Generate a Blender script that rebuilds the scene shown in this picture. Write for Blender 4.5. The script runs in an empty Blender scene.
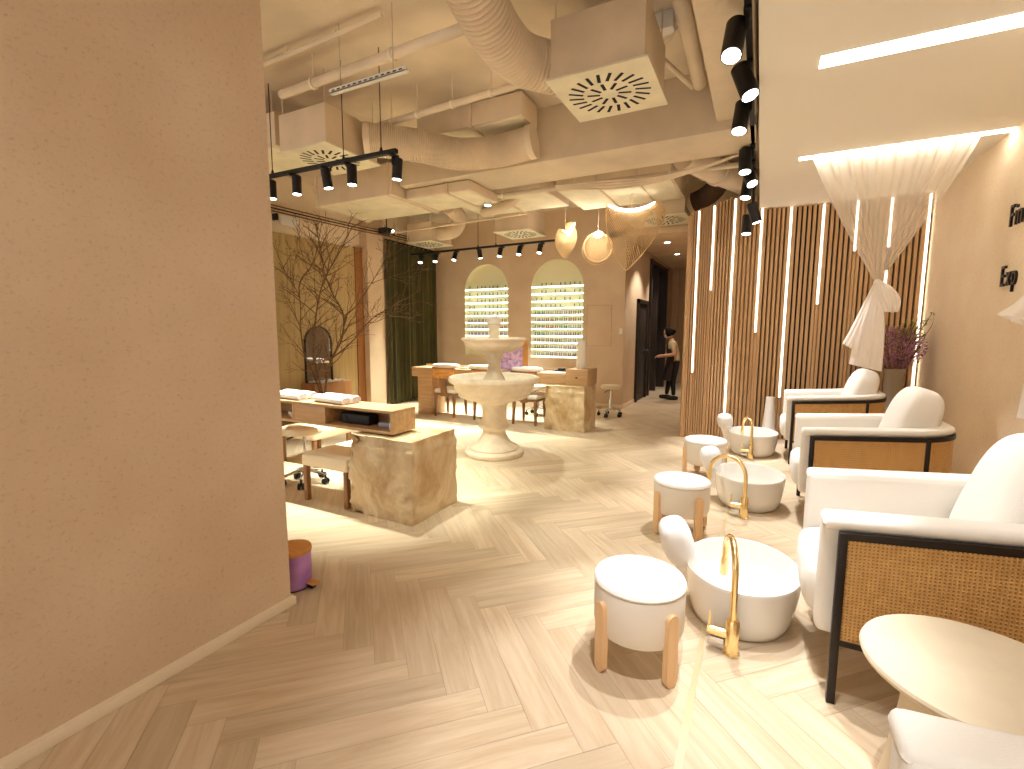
import bpy, bmesh, math, random
from mathutils import Vector, Matrix, Euler
C = bpy.context.scene.collection
SC = bpy.context.scene
PI = math.pi
random.seed(7)

# ------------------------------------------------------------------ camera
def camera():
    yaw, pit, rol = math.radians(27.28), math.radians(6.42), math.radians(0.198)
    cy, sy = math.cos(yaw), math.sin(yaw)
    f = Vector((-sy*math.cos(pit), cy*math.cos(pit), -math.sin(pit)))
    r = Vector((cy, sy, 0)); u = r.cross(f)
    r2 = r*math.cos(rol)+u*math.sin(rol); u2 = -r*math.sin(rol)+u*math.cos(rol)
    cam = bpy.data.cameras.new('camera'); o = bpy.data.objects.new('camera', cam); C.objects.link(o)
    cam.sensor_fit = 'HORIZONTAL'; cam.sensor_width = 36.0; cam.lens = 36.0*477.6/1024
    cam.clip_start = 0.02; cam.clip_end = 100
    M = Matrix((r2, u2, -f)).transposed().to_4x4(); M.translation = Vector((0, 0, 1.4))
    o.matrix_world = M
    SC.camera = o
camera()
# ------------------------------------------------------------------ world, exposure
SC.view_settings.view_transform = 'Standard'; SC.view_settings.look = 'None'
SC.view_settings.gamma = 1.0; SC.view_settings.use_curve_mapping = False
SC.view_settings.exposure = 0.1
w = bpy.data.worlds.new('world'); SC.world = w; w.use_nodes = True
bg = w.node_tree.nodes['Background']; bg.inputs[0].default_value = (1.0, 0.93, 0.85, 1); bg.inputs[1].default_value = 1.25
try:
    SC.cycles.use_denoising = True
    SC.cycles.max_bounces = 8; SC.cycles.diffuse_bounces = 4; SC.cycles.glossy_bounces = 3
    SC.cycles.transparent_max_bounces = 12; SC.cycles.caustics_reflective = False; SC.cycles.caustics_refractive = False
    SC.cycles.sample_clamp_indirect = 6.0
except Exception:
    pass
WARM = (1.0, 0.90, 0.77); NEUT = (0.98, 0.985, 1.0); SALON = (0.93, 1.0, 0.88)
POW = dict(right=180, left=190, far=255, down=110)     # watts of the spots of each track

# ------------------------------------------------------------------ materials
def lin(c):
    c = c/255.0
    return c/12.92 if c <= 0.04045 else ((c+0.055)/1.055)**2.4
def L3(c): return (lin(c[0]), lin(c[1]), lin(c[2]), 1)
MATS = {}
def mat(name, rgb, rough=0.6, metal=0.0, var=0.0, scale=8.0, stretch=(1, 1, 1), bump=0.0, bscale=60.0, detail=4.0,
        rgb2=None, emit=0.0, ecol=None, coat=0.0, sheen=0.0, ramp=(0.35, 0.65), coords='Object', spec=None):
    m = bpy.data.materials.new(name); m.use_nodes = True; MATS[name] = m
    nt = m.node_tree; b = nt.nodes['Principled BSDF']
    b.inputs['Base Color'].default_value = L3(rgb); b.inputs['Roughness'].default_value = rough
    b.inputs['Metallic'].default_value = metal
    if spec is not None: b.inputs['Specular IOR Level'].default_value = spec
    if coat: b.inputs['Coat Weight'].default_value = coat
    if sheen: b.inputs['Sheen Weight'].default_value = sheen
    tc = nt.nodes.new('ShaderNodeTexCoord'); mp = nt.nodes.new('ShaderNodeMapping')
    nt.links.new(tc.outputs[coords], mp.inputs[0]); mp.inputs['Scale'].default_value = stretch
    if var or rgb2:
        n = nt.nodes.new('ShaderNodeTexNoise'); n.inputs['Scale'].default_value = scale; n.inputs['Detail'].default_value = detail
        nt.links.new(mp.outputs[0], n.inputs['Vector'])
        r = nt.nodes.new('ShaderNodeValToRGB'); nt.links.new(n.outputs['Fac'], r.inputs[0])
        r.color_ramp.elements[0].position, r.color_ramp.elements[1].position = ramp
        if rgb2: c0, c1 = L3(rgb2), L3(rgb)
        else:
            c0 = L3([max(0, x*(1-var)) for x in rgb]); c1 = L3([min(255, x*(1+var*0.5)) for x in rgb])
        r.color_ramp.elements[0].color = c0; r.color_ramp.elements[1].color = c1
        nt.links.new(r.outputs[0], b.inputs['Base Color'])
    if bump:
        n2 = nt.nodes.new('ShaderNodeTexNoise'); n2.inputs['Scale'].default_value = bscale; n2.inputs['Detail'].default_value = 6
        nt.links.new(mp.outputs[0], n2.inputs['Vector'])
        bp = nt.nodes.new('ShaderNodeBump'); bp.inputs['Strength'].default_value = bump; bp.inputs['Distance'].default_value = 0.02
        nt.links.new(n2.outputs['Fac'], bp.inputs['Height']); nt.links.new(bp.outputs[0], b.inputs['Normal'])
    if emit:
        b.inputs['Emission Color'].default_value = (*(ecol or WARM), 1); b.inputs['Emission Strength'].default_value = emit
    return m

def stucco(name, rgb, rgb2):
    # trowelled mineral plaster: cloudy tone, small pits and short scratches
    m = mat(name, rgb, 0.85, rgb2=rgb2, scale=2.2, detail=8, ramp=(0.3, 0.7), spec=0.2)
    nt = m.node_tree; b = nt.nodes['Principled BSDF']; tc = [n for n in nt.nodes if n.type == 'TEX_COORD'][0]
    base = b.inputs['Base Color'].links[0].from_socket
    v = nt.nodes.new('ShaderNodeTexNoise'); v.inputs['Scale'].default_value = 58; v.inputs['Detail'].default_value = 10; v.inputs['Roughness'].default_value = 0.78
    mp = nt.nodes.new('ShaderNodeMapping'); mp.inputs['Scale'].default_value = (1, 0.85, 1.1)
    nt.links.new(tc.outputs['Object'], mp.inputs[0]); nt.links.new(mp.outputs[0], v.inputs['Vector'])
    r = nt.nodes.new('ShaderNodeValToRGB'); r.color_ramp.elements[0].position = 0.33; r.color_ramp.elements[1].position = 0.46
    r.color_ramp.elements[0].color = (0.62, 0.56, 0.48, 1); r.color_ramp.elements[1].color = (1, 1, 1, 1)
    nt.links.new(v.outputs['Fac'], r.inputs[0])
    mx = nt.nodes.new('ShaderNodeMix'); mx.data_type = 'RGBA'; mx.blend_type = 'MULTIPLY'; mx.inputs[0].default_value = 0.6
    nt.links.new(base, mx.inputs[6]); nt.links.new(r.outputs[0], mx.inputs[7]); nt.links.new(mx.outputs[2], b.inputs['Base Color'])
    bp = nt.nodes.new('ShaderNodeBump'); bp.inputs['Strength'].default_value = 0.3; bp.inputs['Distance'].default_value = 0.006
    nt.links.new(v.outputs['Fac'], bp.inputs['Height']); nt.links.new(bp.outputs[0], b.inputs['Normal'])
    return m

def plank_mat():
    m = bpy.data.materials.new('herringbone_oak'); m.use_nodes = True; MATS['floor'] = m
    nt = m.node_tree; b = nt.nodes['Principled BSDF']; N = nt.nodes.new; K = nt.links.new
    uv = N('ShaderNodeUVMap'); at = N('ShaderNodeAttribute'); at.attribute_name = 'tone'
    mp = N('ShaderNodeMapping'); mp.inputs['Scale'].default_value = (1.1, 14, 1)
    K(uv.outputs[0], mp.inputs[0])
    n = N('ShaderNodeTexNoise'); n.inputs['Scale'].default_value = 1.6; n.inputs['Detail'].default_value = 7; n.inputs['Roughness'].default_value = 0.62; n.inputs['Distortion'].default_value = 0.8
    K(mp.outputs[0], n.inputs['Vector'])
    r = N('ShaderNodeValToRGB'); K(n.outputs['Fac'], r.inputs[0])
    r.color_ramp.elements[0].position = 0.32; r.color_ramp.elements[0].color = L3((198, 174, 143))
    r.color_ramp.elements[1].position = 0.62; r.color_ramp.elements[1].color = L3((216, 198, 171))
    hs = N('ShaderNodeMix'); hs.data_type = 'RGBA'; hs.blend_type = 'MULTIPLY'; hs.inputs[0].default_value = 1.0
    r2 = N('ShaderNodeValToRGB'); K(at.outputs['Fac'], r2.inputs[0])
    r2.color_ramp.elements[0].color = (0.86, 0.835, 0.80, 1); r2.color_ramp.elements[1].color = (1.06, 1.04, 1.02, 1)
    K(r.outputs[0], hs.inputs[6]); K(r2.outputs[0], hs.inputs[7]); K(hs.outputs[2], b.inputs['Base Color'])
    b.inputs['Roughness'].default_value = 0.42; b.inputs['Specular IOR Level'].default_value = 0.35
    return m

def wood(name, rgb, rgb2, grain=(1, 14, 14), rough=0.5, scale=2.0):
    m = mat(name, rgb, rough, rgb2=rgb2, scale=scale, stretch=grain, detail=6, ramp=(0.3, 0.68))
    return m
def cane_mat():
    # woven cane: crossing strands with small dark holes
    m = bpy.data.materials.new('woven_cane'); m.use_nodes = True; MATS['cane'] = m
    nt = m.node_tree; b = nt.nodes['Principled BSDF']; N = nt.nodes.new; K = nt.links.new
    uv = N('ShaderNodeUVMap')
    sx = N('ShaderNodeSeparateXYZ'); K(uv.outputs[0], sx.inputs[0])
    def wave(sock, k):
        a = N('ShaderNodeMath'); a.operation = 'MULTIPLY'; a.inputs[1].default_value = k; K(sock, a.inputs[0])
        s = N('ShaderNodeMath'); s.operation = 'SINE'; K(a.outputs[0], s.inputs[0]); return s.outputs[0]
    k = 2*PI/0.0125
    a, c = wave(sx.outputs[0], k), wave(sx.outputs[1], k)
    mn = N('ShaderNodeMath'); mn.operation = 'MINIMUM'; K(a, mn.inputs[0]); K(c, mn.inputs[1])
    r = N('ShaderNodeValToRGB'); K(mn.outputs[0], r.inputs[0])
    e = r.color_ramp.elements; e[0].position = 0.05; e[0].color = L3((224, 178, 110)); e[1].position = 0.7; e[1].color = L3((164, 116, 60))
    n = N('ShaderNodeTexNoise'); n.inputs['Scale'].default_value = 30; n.inputs['Detail'].default_value = 5; K(uv.outputs[0], n.inputs['Vector'])
    r3 = N('ShaderNodeValToRGB'); r3.color_ramp.elements[0].position = 0.3; r3.color_ramp.elements[0].color = (0.72, 0.66, 0.58, 1); r3.color_ramp.elements[1].position = 0.7
    K(n.outputs['Fac'], r3.inputs[0])
    mx = N('ShaderNodeMix'); mx.data_type = 'RGBA'; mx.blend_type = 'MULTIPLY'; mx.inputs[0].default_value = 0.7
    K(r.outputs[0], mx.inputs[6]); K(r3.outputs[0], mx.inputs[7]); K(mx.outputs[2], b.inputs['Base Color'])
    b.inputs['Roughness'].default_value = 0.6
    bp = N('ShaderNodeBump'); bp.inputs['Strength'].default_value = 0.5; bp.inputs['Distance'].default_value = 0.004; bp.invert = True
    K(mn.outputs[0], bp.inputs['Height']); K(bp.outputs[0], b.inputs['Normal'])
    return m
def tulle_mat(name, alpha, rgb):
    m = bpy.data.materials.new(name); m.use_nodes = True; MATS[name] = m
    nt = m.node_tree; nt.nodes.clear(); N = nt.nodes.new; K = nt.links.new
    o = N('ShaderNodeOutputMaterial'); t = N('ShaderNodeBsdfTransparent'); d = N('ShaderNodeBsdfDiffuse'); tl = N('ShaderNodeBsdfTranslucent')
    d.inputs[0].default_value = L3(rgb); tl.inputs[0].default_value = L3(rgb)
    m1 = N('ShaderNodeMixShader'); m1.inputs[0].default_value = 0.5; K(d.outputs[0], m1.inputs[1]); K(tl.outputs[0], m1.inputs[2])
    m2 = N('ShaderNodeMixShader'); m2.inputs[0].default_value = alpha; K(t.outputs[0], m2.inputs[1]); K(m1.outputs[0], m2.inputs[2]); K(m2.outputs[0], o.inputs[0])
    return m
def emitter(name, rgb, s):
    m = bpy.data.materials.new(name); m.use_nodes = True; MATS[name] = m
    nt = m.node_tree; nt.nodes.clear(); o = nt.nodes.new('ShaderNodeOutputMaterial'); e = nt.nodes.new('ShaderNodeEmission')
    e.inputs[0].default_value = (*rgb, 1); e.inputs[1].default_value = s; nt.links.new(e.outputs[0], o.inputs[0]); return m
def glass_mat(name, rgb=(255, 255, 255), rough=0.02, trans=0.8):
    m = bpy.data.materials.new(name); m.use_nodes = True; MATS[name] = m
    nt = m.node_tree; nt.nodes.clear(); N = nt.nodes.new; K = nt.links.new
    o = N('ShaderNodeOutputMaterial'); t = N('ShaderNodeBsdfTransparent'); g = N('ShaderNodeBsdfPrincipled')
    t.inputs[0].default_value = L3(rgb); g.inputs['Base Color'].default_value = L3(rgb); g.inputs['Roughness'].default_value = rough
    x = N('ShaderNodeMixShader'); x.inputs[0].default_value = 1-trans; K(t.outputs[0], x.inputs[1]); K(g.outputs[0], x.inputs[2]); K(x.outputs[0], o.inputs[0]); return m
def marble_mat():
    m = mat('onyx_stone', (222, 202, 164), 0.5, rgb2=(186, 152, 106), scale=1.7, detail=9, ramp=(0.34, 0.6), bump=0.6, bscale=5)
    nt = m.node_tree; n = [x for x in nt.nodes if x.type == 'TEX_NOISE'][0]; n.inputs['Distortion'].default_value = 1.8; n.inputs['Roughness'].default_value = 0.65
    MATS['stone'] = m

stucco('plaster', (220, 196, 168), (208, 182, 152))
stucco('plaster_pale', (244, 226, 198), (236, 214, 184))
plank_mat(); cane_mat(); marble_mat()
mat('paint', (224, 198, 166), 0.8, var=0.06, scale=1.5, spec=0.2)
mat('ceiling_paint', (224, 206, 180), 0.85, var=0.08, scale=1.2, bump=0.15, bscale=12, spec=0.15)
mat('soffit_paint', (242, 234, 220), 0.9, spec=0.1)
mat('duct_paint', (228, 208, 180), 0.7, var=0.05, scale=2.5)
mat('duct_pale', (236, 226, 196), 0.75, var=0.05, scale=4)  # cream of the vent plates, and the light painted onto duct undersides
mat('trim', (240, 224, 198), 0.6)
mat('joint', (172, 144, 112), 0.8)
mat('niche', (236, 226, 190), 0.7)
mat('black_metal', (24, 21, 20), 0.45, metal=0.3)
mat('frame_metal', (40, 32, 28), 0.4, metal=0.4)
mat('dark', (16, 14, 13), 0.8)
mat('dark_wood', (44, 32, 25), 0.5, var=0.3, scale=3, stretch=(6, 6, 1))
mat('boucle', (240, 235, 226), 0.95, bump=0.12, bscale=220)
mat('boucle_shade', (236, 228, 212), 0.95, bump=0.3, bscale=260)
mat('porcelain', (240, 236, 230), 0.18, coat=0.4)
mat('pouf_side', (226, 216, 202), 0.55)
mat('pouf_top', (246, 243, 238), 0.6)
mat('towel', (248, 246, 244), 0.95, bump=0.4, bscale=320)
mat('towel_print', (150, 110, 130), 0.9)
mat('gold', (250, 224, 166), 0.2, metal=1.0)
mat('brass_strip', (222, 204, 164), 0.35, metal=0.5)
mat('cream', (226, 212, 184), 0.55, var=0.02)
mat('white_ceramic', (238, 232, 222), 0.4)
mat('chrome', (220, 220, 222), 0.12, metal=1.0)
mat('rubber', (18, 18, 20), 0.6)
mat('ivory_leather', (230, 212, 182), 0.45)
mat('limestone', (230, 214, 188), 0.8, var=0.045, scale=9, bump=0.3, bscale=40)
mat('bark', (116, 86, 60), 0.85, var=0.2, scale=20)
mat('velvet', (72, 66, 22), 0.85, sheen=0.25, var=0.1, scale=3)
mat('orange_lit_wood', (226, 160, 84), 0.4, var=0.12, scale=3, stretch=(1, 12, 12))  # chair backs: the warm light on them is put into the wood colour
mat('violet', (198, 146, 212), 0.4, rgb2=(166, 112, 190), scale=4, detail=2, ramp=(0.42, 0.58))
mat('lavender', (222, 192, 228), 0.5, rgb2=(160, 116, 184), scale=14, detail=6, ramp=(0.35, 0.6))
mat('veneer', (240, 206, 152), 0.5, var=0.1, scale=4)
mat('skin', (206, 156, 124), 0.6)
mat('hair', (22, 17, 15), 0.9, spec=0.1)
mat('shirt', (196, 172, 132), 0.85)
mat('apron', (50, 32, 26), 0.85)
mat('trousers', (22, 21, 24), 0.85)
mat('shoe', (36, 34, 36), 0.6)
mat('mask', (236, 238, 240), 0.8)
mat('leaf', (150, 168, 60), 0.6, var=0.25, scale=20)
mat('leaf_bright', (110, 168, 50), 0.6, var=0.25, scale=20)
mat('heather', (196, 138, 160), 0.85, var=0.25, scale=40)
mat('petal', (226, 190, 160), 0.8)
mat('mirror', (150, 146, 146), 0.03, metal=1.0)
mat('pebble', (236, 228, 214), 0.7)
mat('letter', (38, 28, 22), 0.35, metal=0.3)
mat('white_plastic', (236, 232, 224), 0.4)
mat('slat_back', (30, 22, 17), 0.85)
mat('insulation', (92, 66, 46), 0.7)
mat('rubber_pad', (30, 28, 28), 0.7)
wood('slat_wood', (206, 168, 124), (196, 156, 110), (14, 14, 1.0), 0.5)
wood('counter_wood', (202, 166, 122), (180, 140, 96), (1.2, 16, 16), 0.42)
wood('leg_wood', (232, 196, 150), (220, 178, 130), (14, 14, 1.2), 0.45)
wood('chair_wood', (150, 106, 66), (122, 82, 48), (10, 10, 1.2), 0.45)
wood('panel_wood', (192, 166, 116), (174, 146, 96), (9, 9, 0.5), 0.55)
wood('brown_wood', (170, 116, 66), (142, 92, 48), (9, 9, 0.5), 0.55)
wood('lid_wood', (222, 160, 88), (204, 140, 70), (1.2, 14, 14), 0.5)
tulle_mat('tulle', 0.56, (255, 248, 236))
tulle_mat('tulle_dense', 0.93, (255, 250, 244))
emitter('led', WARM, 5.5)
emitter('led_soffit', (1.0, 0.92, 0.80), 19.0)
emitter('led_niche', (1.0, 0.97, 0.78), 5.0)
emitter('lens', (1.0, 0.97, 0.92), 14.0)
emitter('pendant_glow', (1.0, 0.9, 0.74), 7.0)
glass_mat('glass', (236, 226, 206), 0.05, 0.72)
glass_mat('shelf_glass', (235, 245, 235), 0.05, 0.6)
CAPS = []
for nm, c in [('dark', (70, 60, 60)), ('red', (150, 70, 66)), ('teal', (60, 120, 120)), ('grey', (150, 146, 160)), ('mauve', (138, 104, 150)), ('wine', (112, 64, 84))]:
    mat('polish_'+nm, c, 0.3); CAPS.append(MATS['polish_'+nm])

# ------------------------------------------------------------------ mesh builder
class MB:
    def __init__(s): s.bm = bmesh.new(); s.mats = []; s.cur = 0; s.uv = None
    def use(s, name):
        m = MATS[name]
        if m not in s.mats: s.mats.append(m)
        s.cur = s.mats.index(m); return s
    def _tag(s, faces, smooth):
        for f in faces: f.material_index = s.cur; f.smooth = smooth
    def face(s, pts, smooth=False):
        f = s.bm.faces.new([s.bm.verts.new(p) for p in pts]); s._tag([f], smooth); return f
    def box(s, lo, hi, bev=0.0, seg=2, M=None):
        lo, hi = Vector(lo), Vector(hi)
        r = bmesh.ops.create_cube(s.bm, size=1.0)
        vs = r['verts']; sz = hi-lo; ce = (hi+lo)/2
        for v in vs: v.co = Vector((v.co.x*sz.x, v.co.y*sz.y, v.co.z*sz.z))+ce
        fs = list({f for v in vs for f in v.link_faces}); s._tag(fs, False)
        if bev > 0:
            es = list({e for v in vs for e in v.link_edges})
            rr = bmesh.ops.bevel(s.bm, geom=es, offset=min(bev, min(sz)*0.49), segments=seg, profile=0.5, affect='EDGES')
            s._tag(rr['faces'], True); vs = list({v for f in rr['faces'] for v in f.verts} | {v for v in vs if v.is_valid})
            fs2 = {f for v in vs for f in v.link_faces}
            for f in fs2: f.material_index = s.cur
        if M is not None:
            for v in vs: v.co = M @ v.co
        return s
    def grid(s, rows, closed_u=False, closed_v=False, smooth=True, cap=False):
        R = [[s.bm.verts.new(p) for p in row] for row in rows]
        n, m = len(R), len(R[0]); fs = []
        for i in range(n if closed_v else n-1):
            for j in range(m if closed_u else m-1):
                a, b, c, d = R[i][j], R[i][(j+1) % m], R[(i+1) % n][(j+1) % m], R[(i+1) % n][j]
                try: fs.append(s.bm.faces.new((a, b, c, d)))
                except ValueError: pass
        if cap:
            for row in (R[0][::-1], R[-1]):
                try: fs.append(s.bm.faces.new(row))
                except ValueError: pass
        s._tag(fs, smooth); return R
    def lathe(s, prof, c=(0, 0, 0), n=32, sx=1.0, sy=1.0, cap=True, rot=0.0):
        rows = []
        for r, z in prof:
            r = max(r, 1e-4)
            rows.append([(c[0]+sx*r*math.cos(2*PI*k/n+rot), c[1]+sy*r*math.sin(2*PI*k/n+rot), c[2]+z) for k in range(n)])
        s.grid(rows, closed_u=True, cap=cap); return s
    def cyl(s, a, b, r, r2=None, n=16, cap=True):
        return s.tube([a, b], r if r2 is None else [r, r2], n, cap)
    def tube(s, path, r, n=10, cap=True, closed=False):
        P = [Vector(p) for p in path]; rows = []; up = None
        for i, p in enumerate(P):
            t = (P[(i+1) % len(P)]-P[i-1]) if closed else (P[min(i+1, len(P)-1)]-P[max(i-1, 0)])
            if t.length < 1e-9: t = Vector((0, 0, 1))
            t.normalize()
            if up is None:
                up = Vector((0, 0, 1)) if abs(t.z) < 0.9 else Vector((1, 0, 0))
            x = up-t*up.dot(t)
            if x.length < 1e-6: x = t.orthogonal()
            x.normalize(); up = x; y = t.cross(x)
            rr = r[i] if isinstance(r, (list, tuple)) else r
            rows.append([p+x*rr*math.cos(2*PI*k/n)+y*rr*math.sin(2*PI*k/n) for k in range(n)])
        s.grid(rows, closed_u=True, closed_v=closed, cap=cap and not closed); return s
    def blob(s, c, size, e1=1.0, e2=1.0, n=24, m=14, M=None):
        # superellipsoid: e < 1 boxy, e = 1 round
        def pw(v, e): return math.copysign(abs(v)**e, v)
        rows = []
        for i in range(m+1):
            ph = -PI/2+PI*i/m; cz, sz_ = pw(math.cos(ph), e1), pw(math.sin(ph), e1)
            if i in (0, m): cz = 1e-3
            rows.append([Vector((size[0]*cz*pw(math.cos(2*PI*j/n), e2), size[1]*cz*pw(math.sin(2*PI*j/n), e2), size[2]*sz_)) for j in range(n)])
        rows = [[((M @ p) if M is not None else p)+Vector(c) for p in row] for row in rows]
        s.grid(rows, closed_u=True, cap=True); return s
    def prism(s, pts, z0, z1, smooth=False):
        n = len(pts); b = [s.bm.verts.new((x, y, z0)) for x, y in pts]; t = [s.bm.verts.new((x, y, z1)) for x, y in pts]
        fs = [s.bm.faces.new(b[::-1]), s.bm.faces.new(t)]
        sd = [s.bm.faces.new((b[i], b[(i+1) % n], t[(i+1) % n], t[i])) for i in range(n)]
        s._tag(fs, False); s._tag(sd, smooth); return s
    def build(s, name, mats=None, parent=None, loc=(0, 0, 0), sharp=35):
        me = bpy.data.meshes.new(name)
        bmesh.ops.recalc_face_normals(s.bm, faces=s.bm.faces)
        s.bm.to_mesh(me); s.bm.free()
        if mats:
            ms = [mats] if isinstance(mats, str) else mats
            if not s.mats:
                for k in ms: me.materials.append(MATS[k])
        for m in s.mats: me.materials.append(m)
        try: me.set_sharp_from_angle(angle=math.radians(sharp))
        except Exception: pass
        o = bpy.data.objects.new(name, me); C.objects.link(o); o.location = loc
        if parent is not None: o.parent = parent
        return o
def tag(o, label, cat, group=None, kind=None):
    o['label'] = label; o['category'] = cat
    if group: o['group'] = group
    if kind: o['kind'] = kind
    return o
def thing(name, label, cat, loc=(0, 0, 0), rz=0.0, group=None):
    o = bpy.data.objects.new(name, None); C.objects.link(o); o.empty_display_size = 0.1
    o.location = loc; o.rotation_euler = (0, 0, rz); return tag(o, label, cat, group)
def struct(o): o['kind'] = 'structure'; return o
def dup(o, label=None, loc=None, rz=None, parent=None):
    c = o.copy(); C.objects.link(c)
    if parent is not None: c.parent = parent
    for ch in list(o.children): dup(ch, parent=c)
    if label: c['label'] = label
    if loc is not None: c.location = loc
    if rz is not None: c.rotation_euler = (0, 0, rz)
    return c
def arc(c, r, a0, a1, n, z=0.0):
    return [(c[0]+r*math.cos(a0+(a1-a0)*i/n), c[1]+r*math.sin(a0+(a1-a0)*i/n)) for i in range(n+1)]
def smooth_path(P, n=8):
    P = [Vector(p) for p in P]; out = []
    for i in range(len(P)-1):
        p0, p1, p2, p3 = P[max(i-1, 0)], P[i], P[i+1], P[min(i+2, len(P)-1)]
        for k in range(n):
            t = k/n
            out.append(0.5*((2*p1)+(p2-p0)*t+(2*p0-5*p1+4*p2-p3)*t*t+(3*p1-p0-3*p2+p3)*t**3))
    out.append(P[-1]); return out
def aim(o, a, b):
    o.location = a; o.rotation_euler = (Vector(b)-Vector(a)).to_track_quat('-Z', 'Y').to_euler()
# ================================================================== THE SETTING
SLAB, SOF, RX, LX, FY = 3.62, 2.95, 1.65, -6.25, 8.5
def floor():
    W, L = 0.13, 0.78; ox, oy = -1.0, 1.95; b = MB(); b.use('floor')
    tone = b.bm.faces.layers.float.new('tone'); uvl = b.bm.loops.layers.uv.new('UVMap'); s2 = math.sqrt(0.5)
    def world(u, v): return (ox+(u+v)*s2, oy+(v-u)*s2)
    rnd = random.Random(3)
    for a in range(-18, 18):
        for k in range(-80, 80):
            for o in (0, 1):
                u0, v0 = (k*W+a*L, k*W-a*L) if o == 0 else ((k-1)*W+a*L, k*W-a*L)
                du, dv = (L, W) if o == 0 else (W, L)
                cx, cy_ = world(u0+du/2, v0+dv/2)
                if not (-7.2 < cx < 2.2 and -1.7 < cy_ < 14.6): continue
                g = 0.0007
                q = [(u0+g, v0+g), (u0+du-g, v0+g), (u0+du-g, v0+dv-g), (u0+g, v0+dv-g)]
                f = b.face([(*world(*p), 0.0) for p in q])
                f[tone] = rnd.random()
                off = (rnd.random()*40, rnd.random()*40)
                for lp, p in zip(f.loops, q):
                    x, y = p[0]-u0, p[1]-v0
                    if o: x, y = y, x
                    lp[uvl].uv = (off[0]+x, off[1]+y)
    me_under = b
    b.use('joint')
    b.face([(-8.5, -2.5, -0.004), (2.6, -2.5, -0.004), (2.6, 15, -0.004), (-8.5, 15, -0.004)])
    o = b.build('floor'); struct(o)
floor()
def plain(name, lo, hi, m, bev=0.0):
    return struct(MB().use(m).box(lo, hi, bev).build(name))
plain('wall_left', (-2.55, -1.6, 0), (-2.07, 1.54, SLAB), 'plaster')
plain('baseboard_left', (-2.56, -1.6, 0), (-2.042, 1.553, 0.042), 'trim', 0.003)
plain('wall_right', (RX, -1.6, 0), (RX+0.15, 7.6, SLAB), 'plaster_pale')
plain('wall_side', (LX-0.15, 1.0, 0), (LX, FY+0.2, SLAB), 'plaster_pale')
plain('ceiling', (-6.6, -1.6, SLAB), (2.0, 9.0, SLAB+0.15), 'ceiling_paint')
# lowered ceiling with a rounded far corner
sp = [(RX, -1.6), (RX, 7.2), (0.05, 7.2)]+arc((0.03, 6.97), 0.12, PI/2, PI, 8)+[(-0.09, -1.6)]
struct(MB().use('soffit_paint').prism(sp, SOF, SLAB, True).build('ceiling_lowered'))
# pier and wood panel on the far left wall
plain('trim_pier', (LX, 6.34, 0), (LX+0.16, 6.74, SLAB), 'plaster')
plain('wall_panel', (LX, 2.0, 0), (LX+0.03, 6.17, 2.79), 'panel_wood')
plain('trim_panel', (LX, 6.17, 0), (LX+0.05, 6.34, 2.81), 'brown_wood')
# far wall with two arched niches
NICHE = [(-5.49, -4.48, 0.90, 2.73), (-3.967, -2.915, 0.88, 2.74)]
def far_wall():
    b = MB().use('plaster'); y = FY; X0, X1 = LX, -2.15; D = 0.16
    xs = [X0]
    for x0, x1, z0, z1 in NICHE: xs += [x0, x1]
    xs.append(X1)
    for i in range(0, len(xs), 2): b.face([(xs[i], y, 0), (xs[i+1], y, 0), (xs[i+1], y, SLAB), (xs[i], y, SLAB)])
    for x0, x1, z0, z1 in NICHE:
        r = (x1-x0)/2; cx = (x0+x1)/2; n = 24
        b.use('plaster'); b.face([(x0, y, 0), (x1, y, 0), (x1, y, z0), (x0, y, z0)])
        A = [(cx-r*math.cos(PI*k/n), z1-r+r*math.sin(PI*k/n)) for k in range(n+1)]
        for p, q in zip(A, A[1:]): b.face([(p[0], y, p[1]), (q[0], y, q[1]), (q[0], y, SLAB), (p[0], y, SLAB)])
        b.use('niche')
        O = [(x0, z0)]+A+[(x1, z0)]
        for p, q in zip(O, O[1:]+O[:1]): b.face([(p[0], y, p[1]), (q[0], y, q[1]), (q[0], y+D, q[1]), (p[0], y+D, p[1])])
        b.face([(p[0], y+D, p[1]) for p in O])
    b.use('plaster'); b.face([(X1, y, 0), (X1, y+0.33, 0), (X1, y+0.33, SLAB), (X1, y, SLAB)]); b.face([(X0, y+0.3, 0), (X1, y+0.3, 0), (X1, y+0.3, SLAB), (X0, y+0.3, SLAB)])
    struct(b.build('wall_far'))
far_wall()
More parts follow.
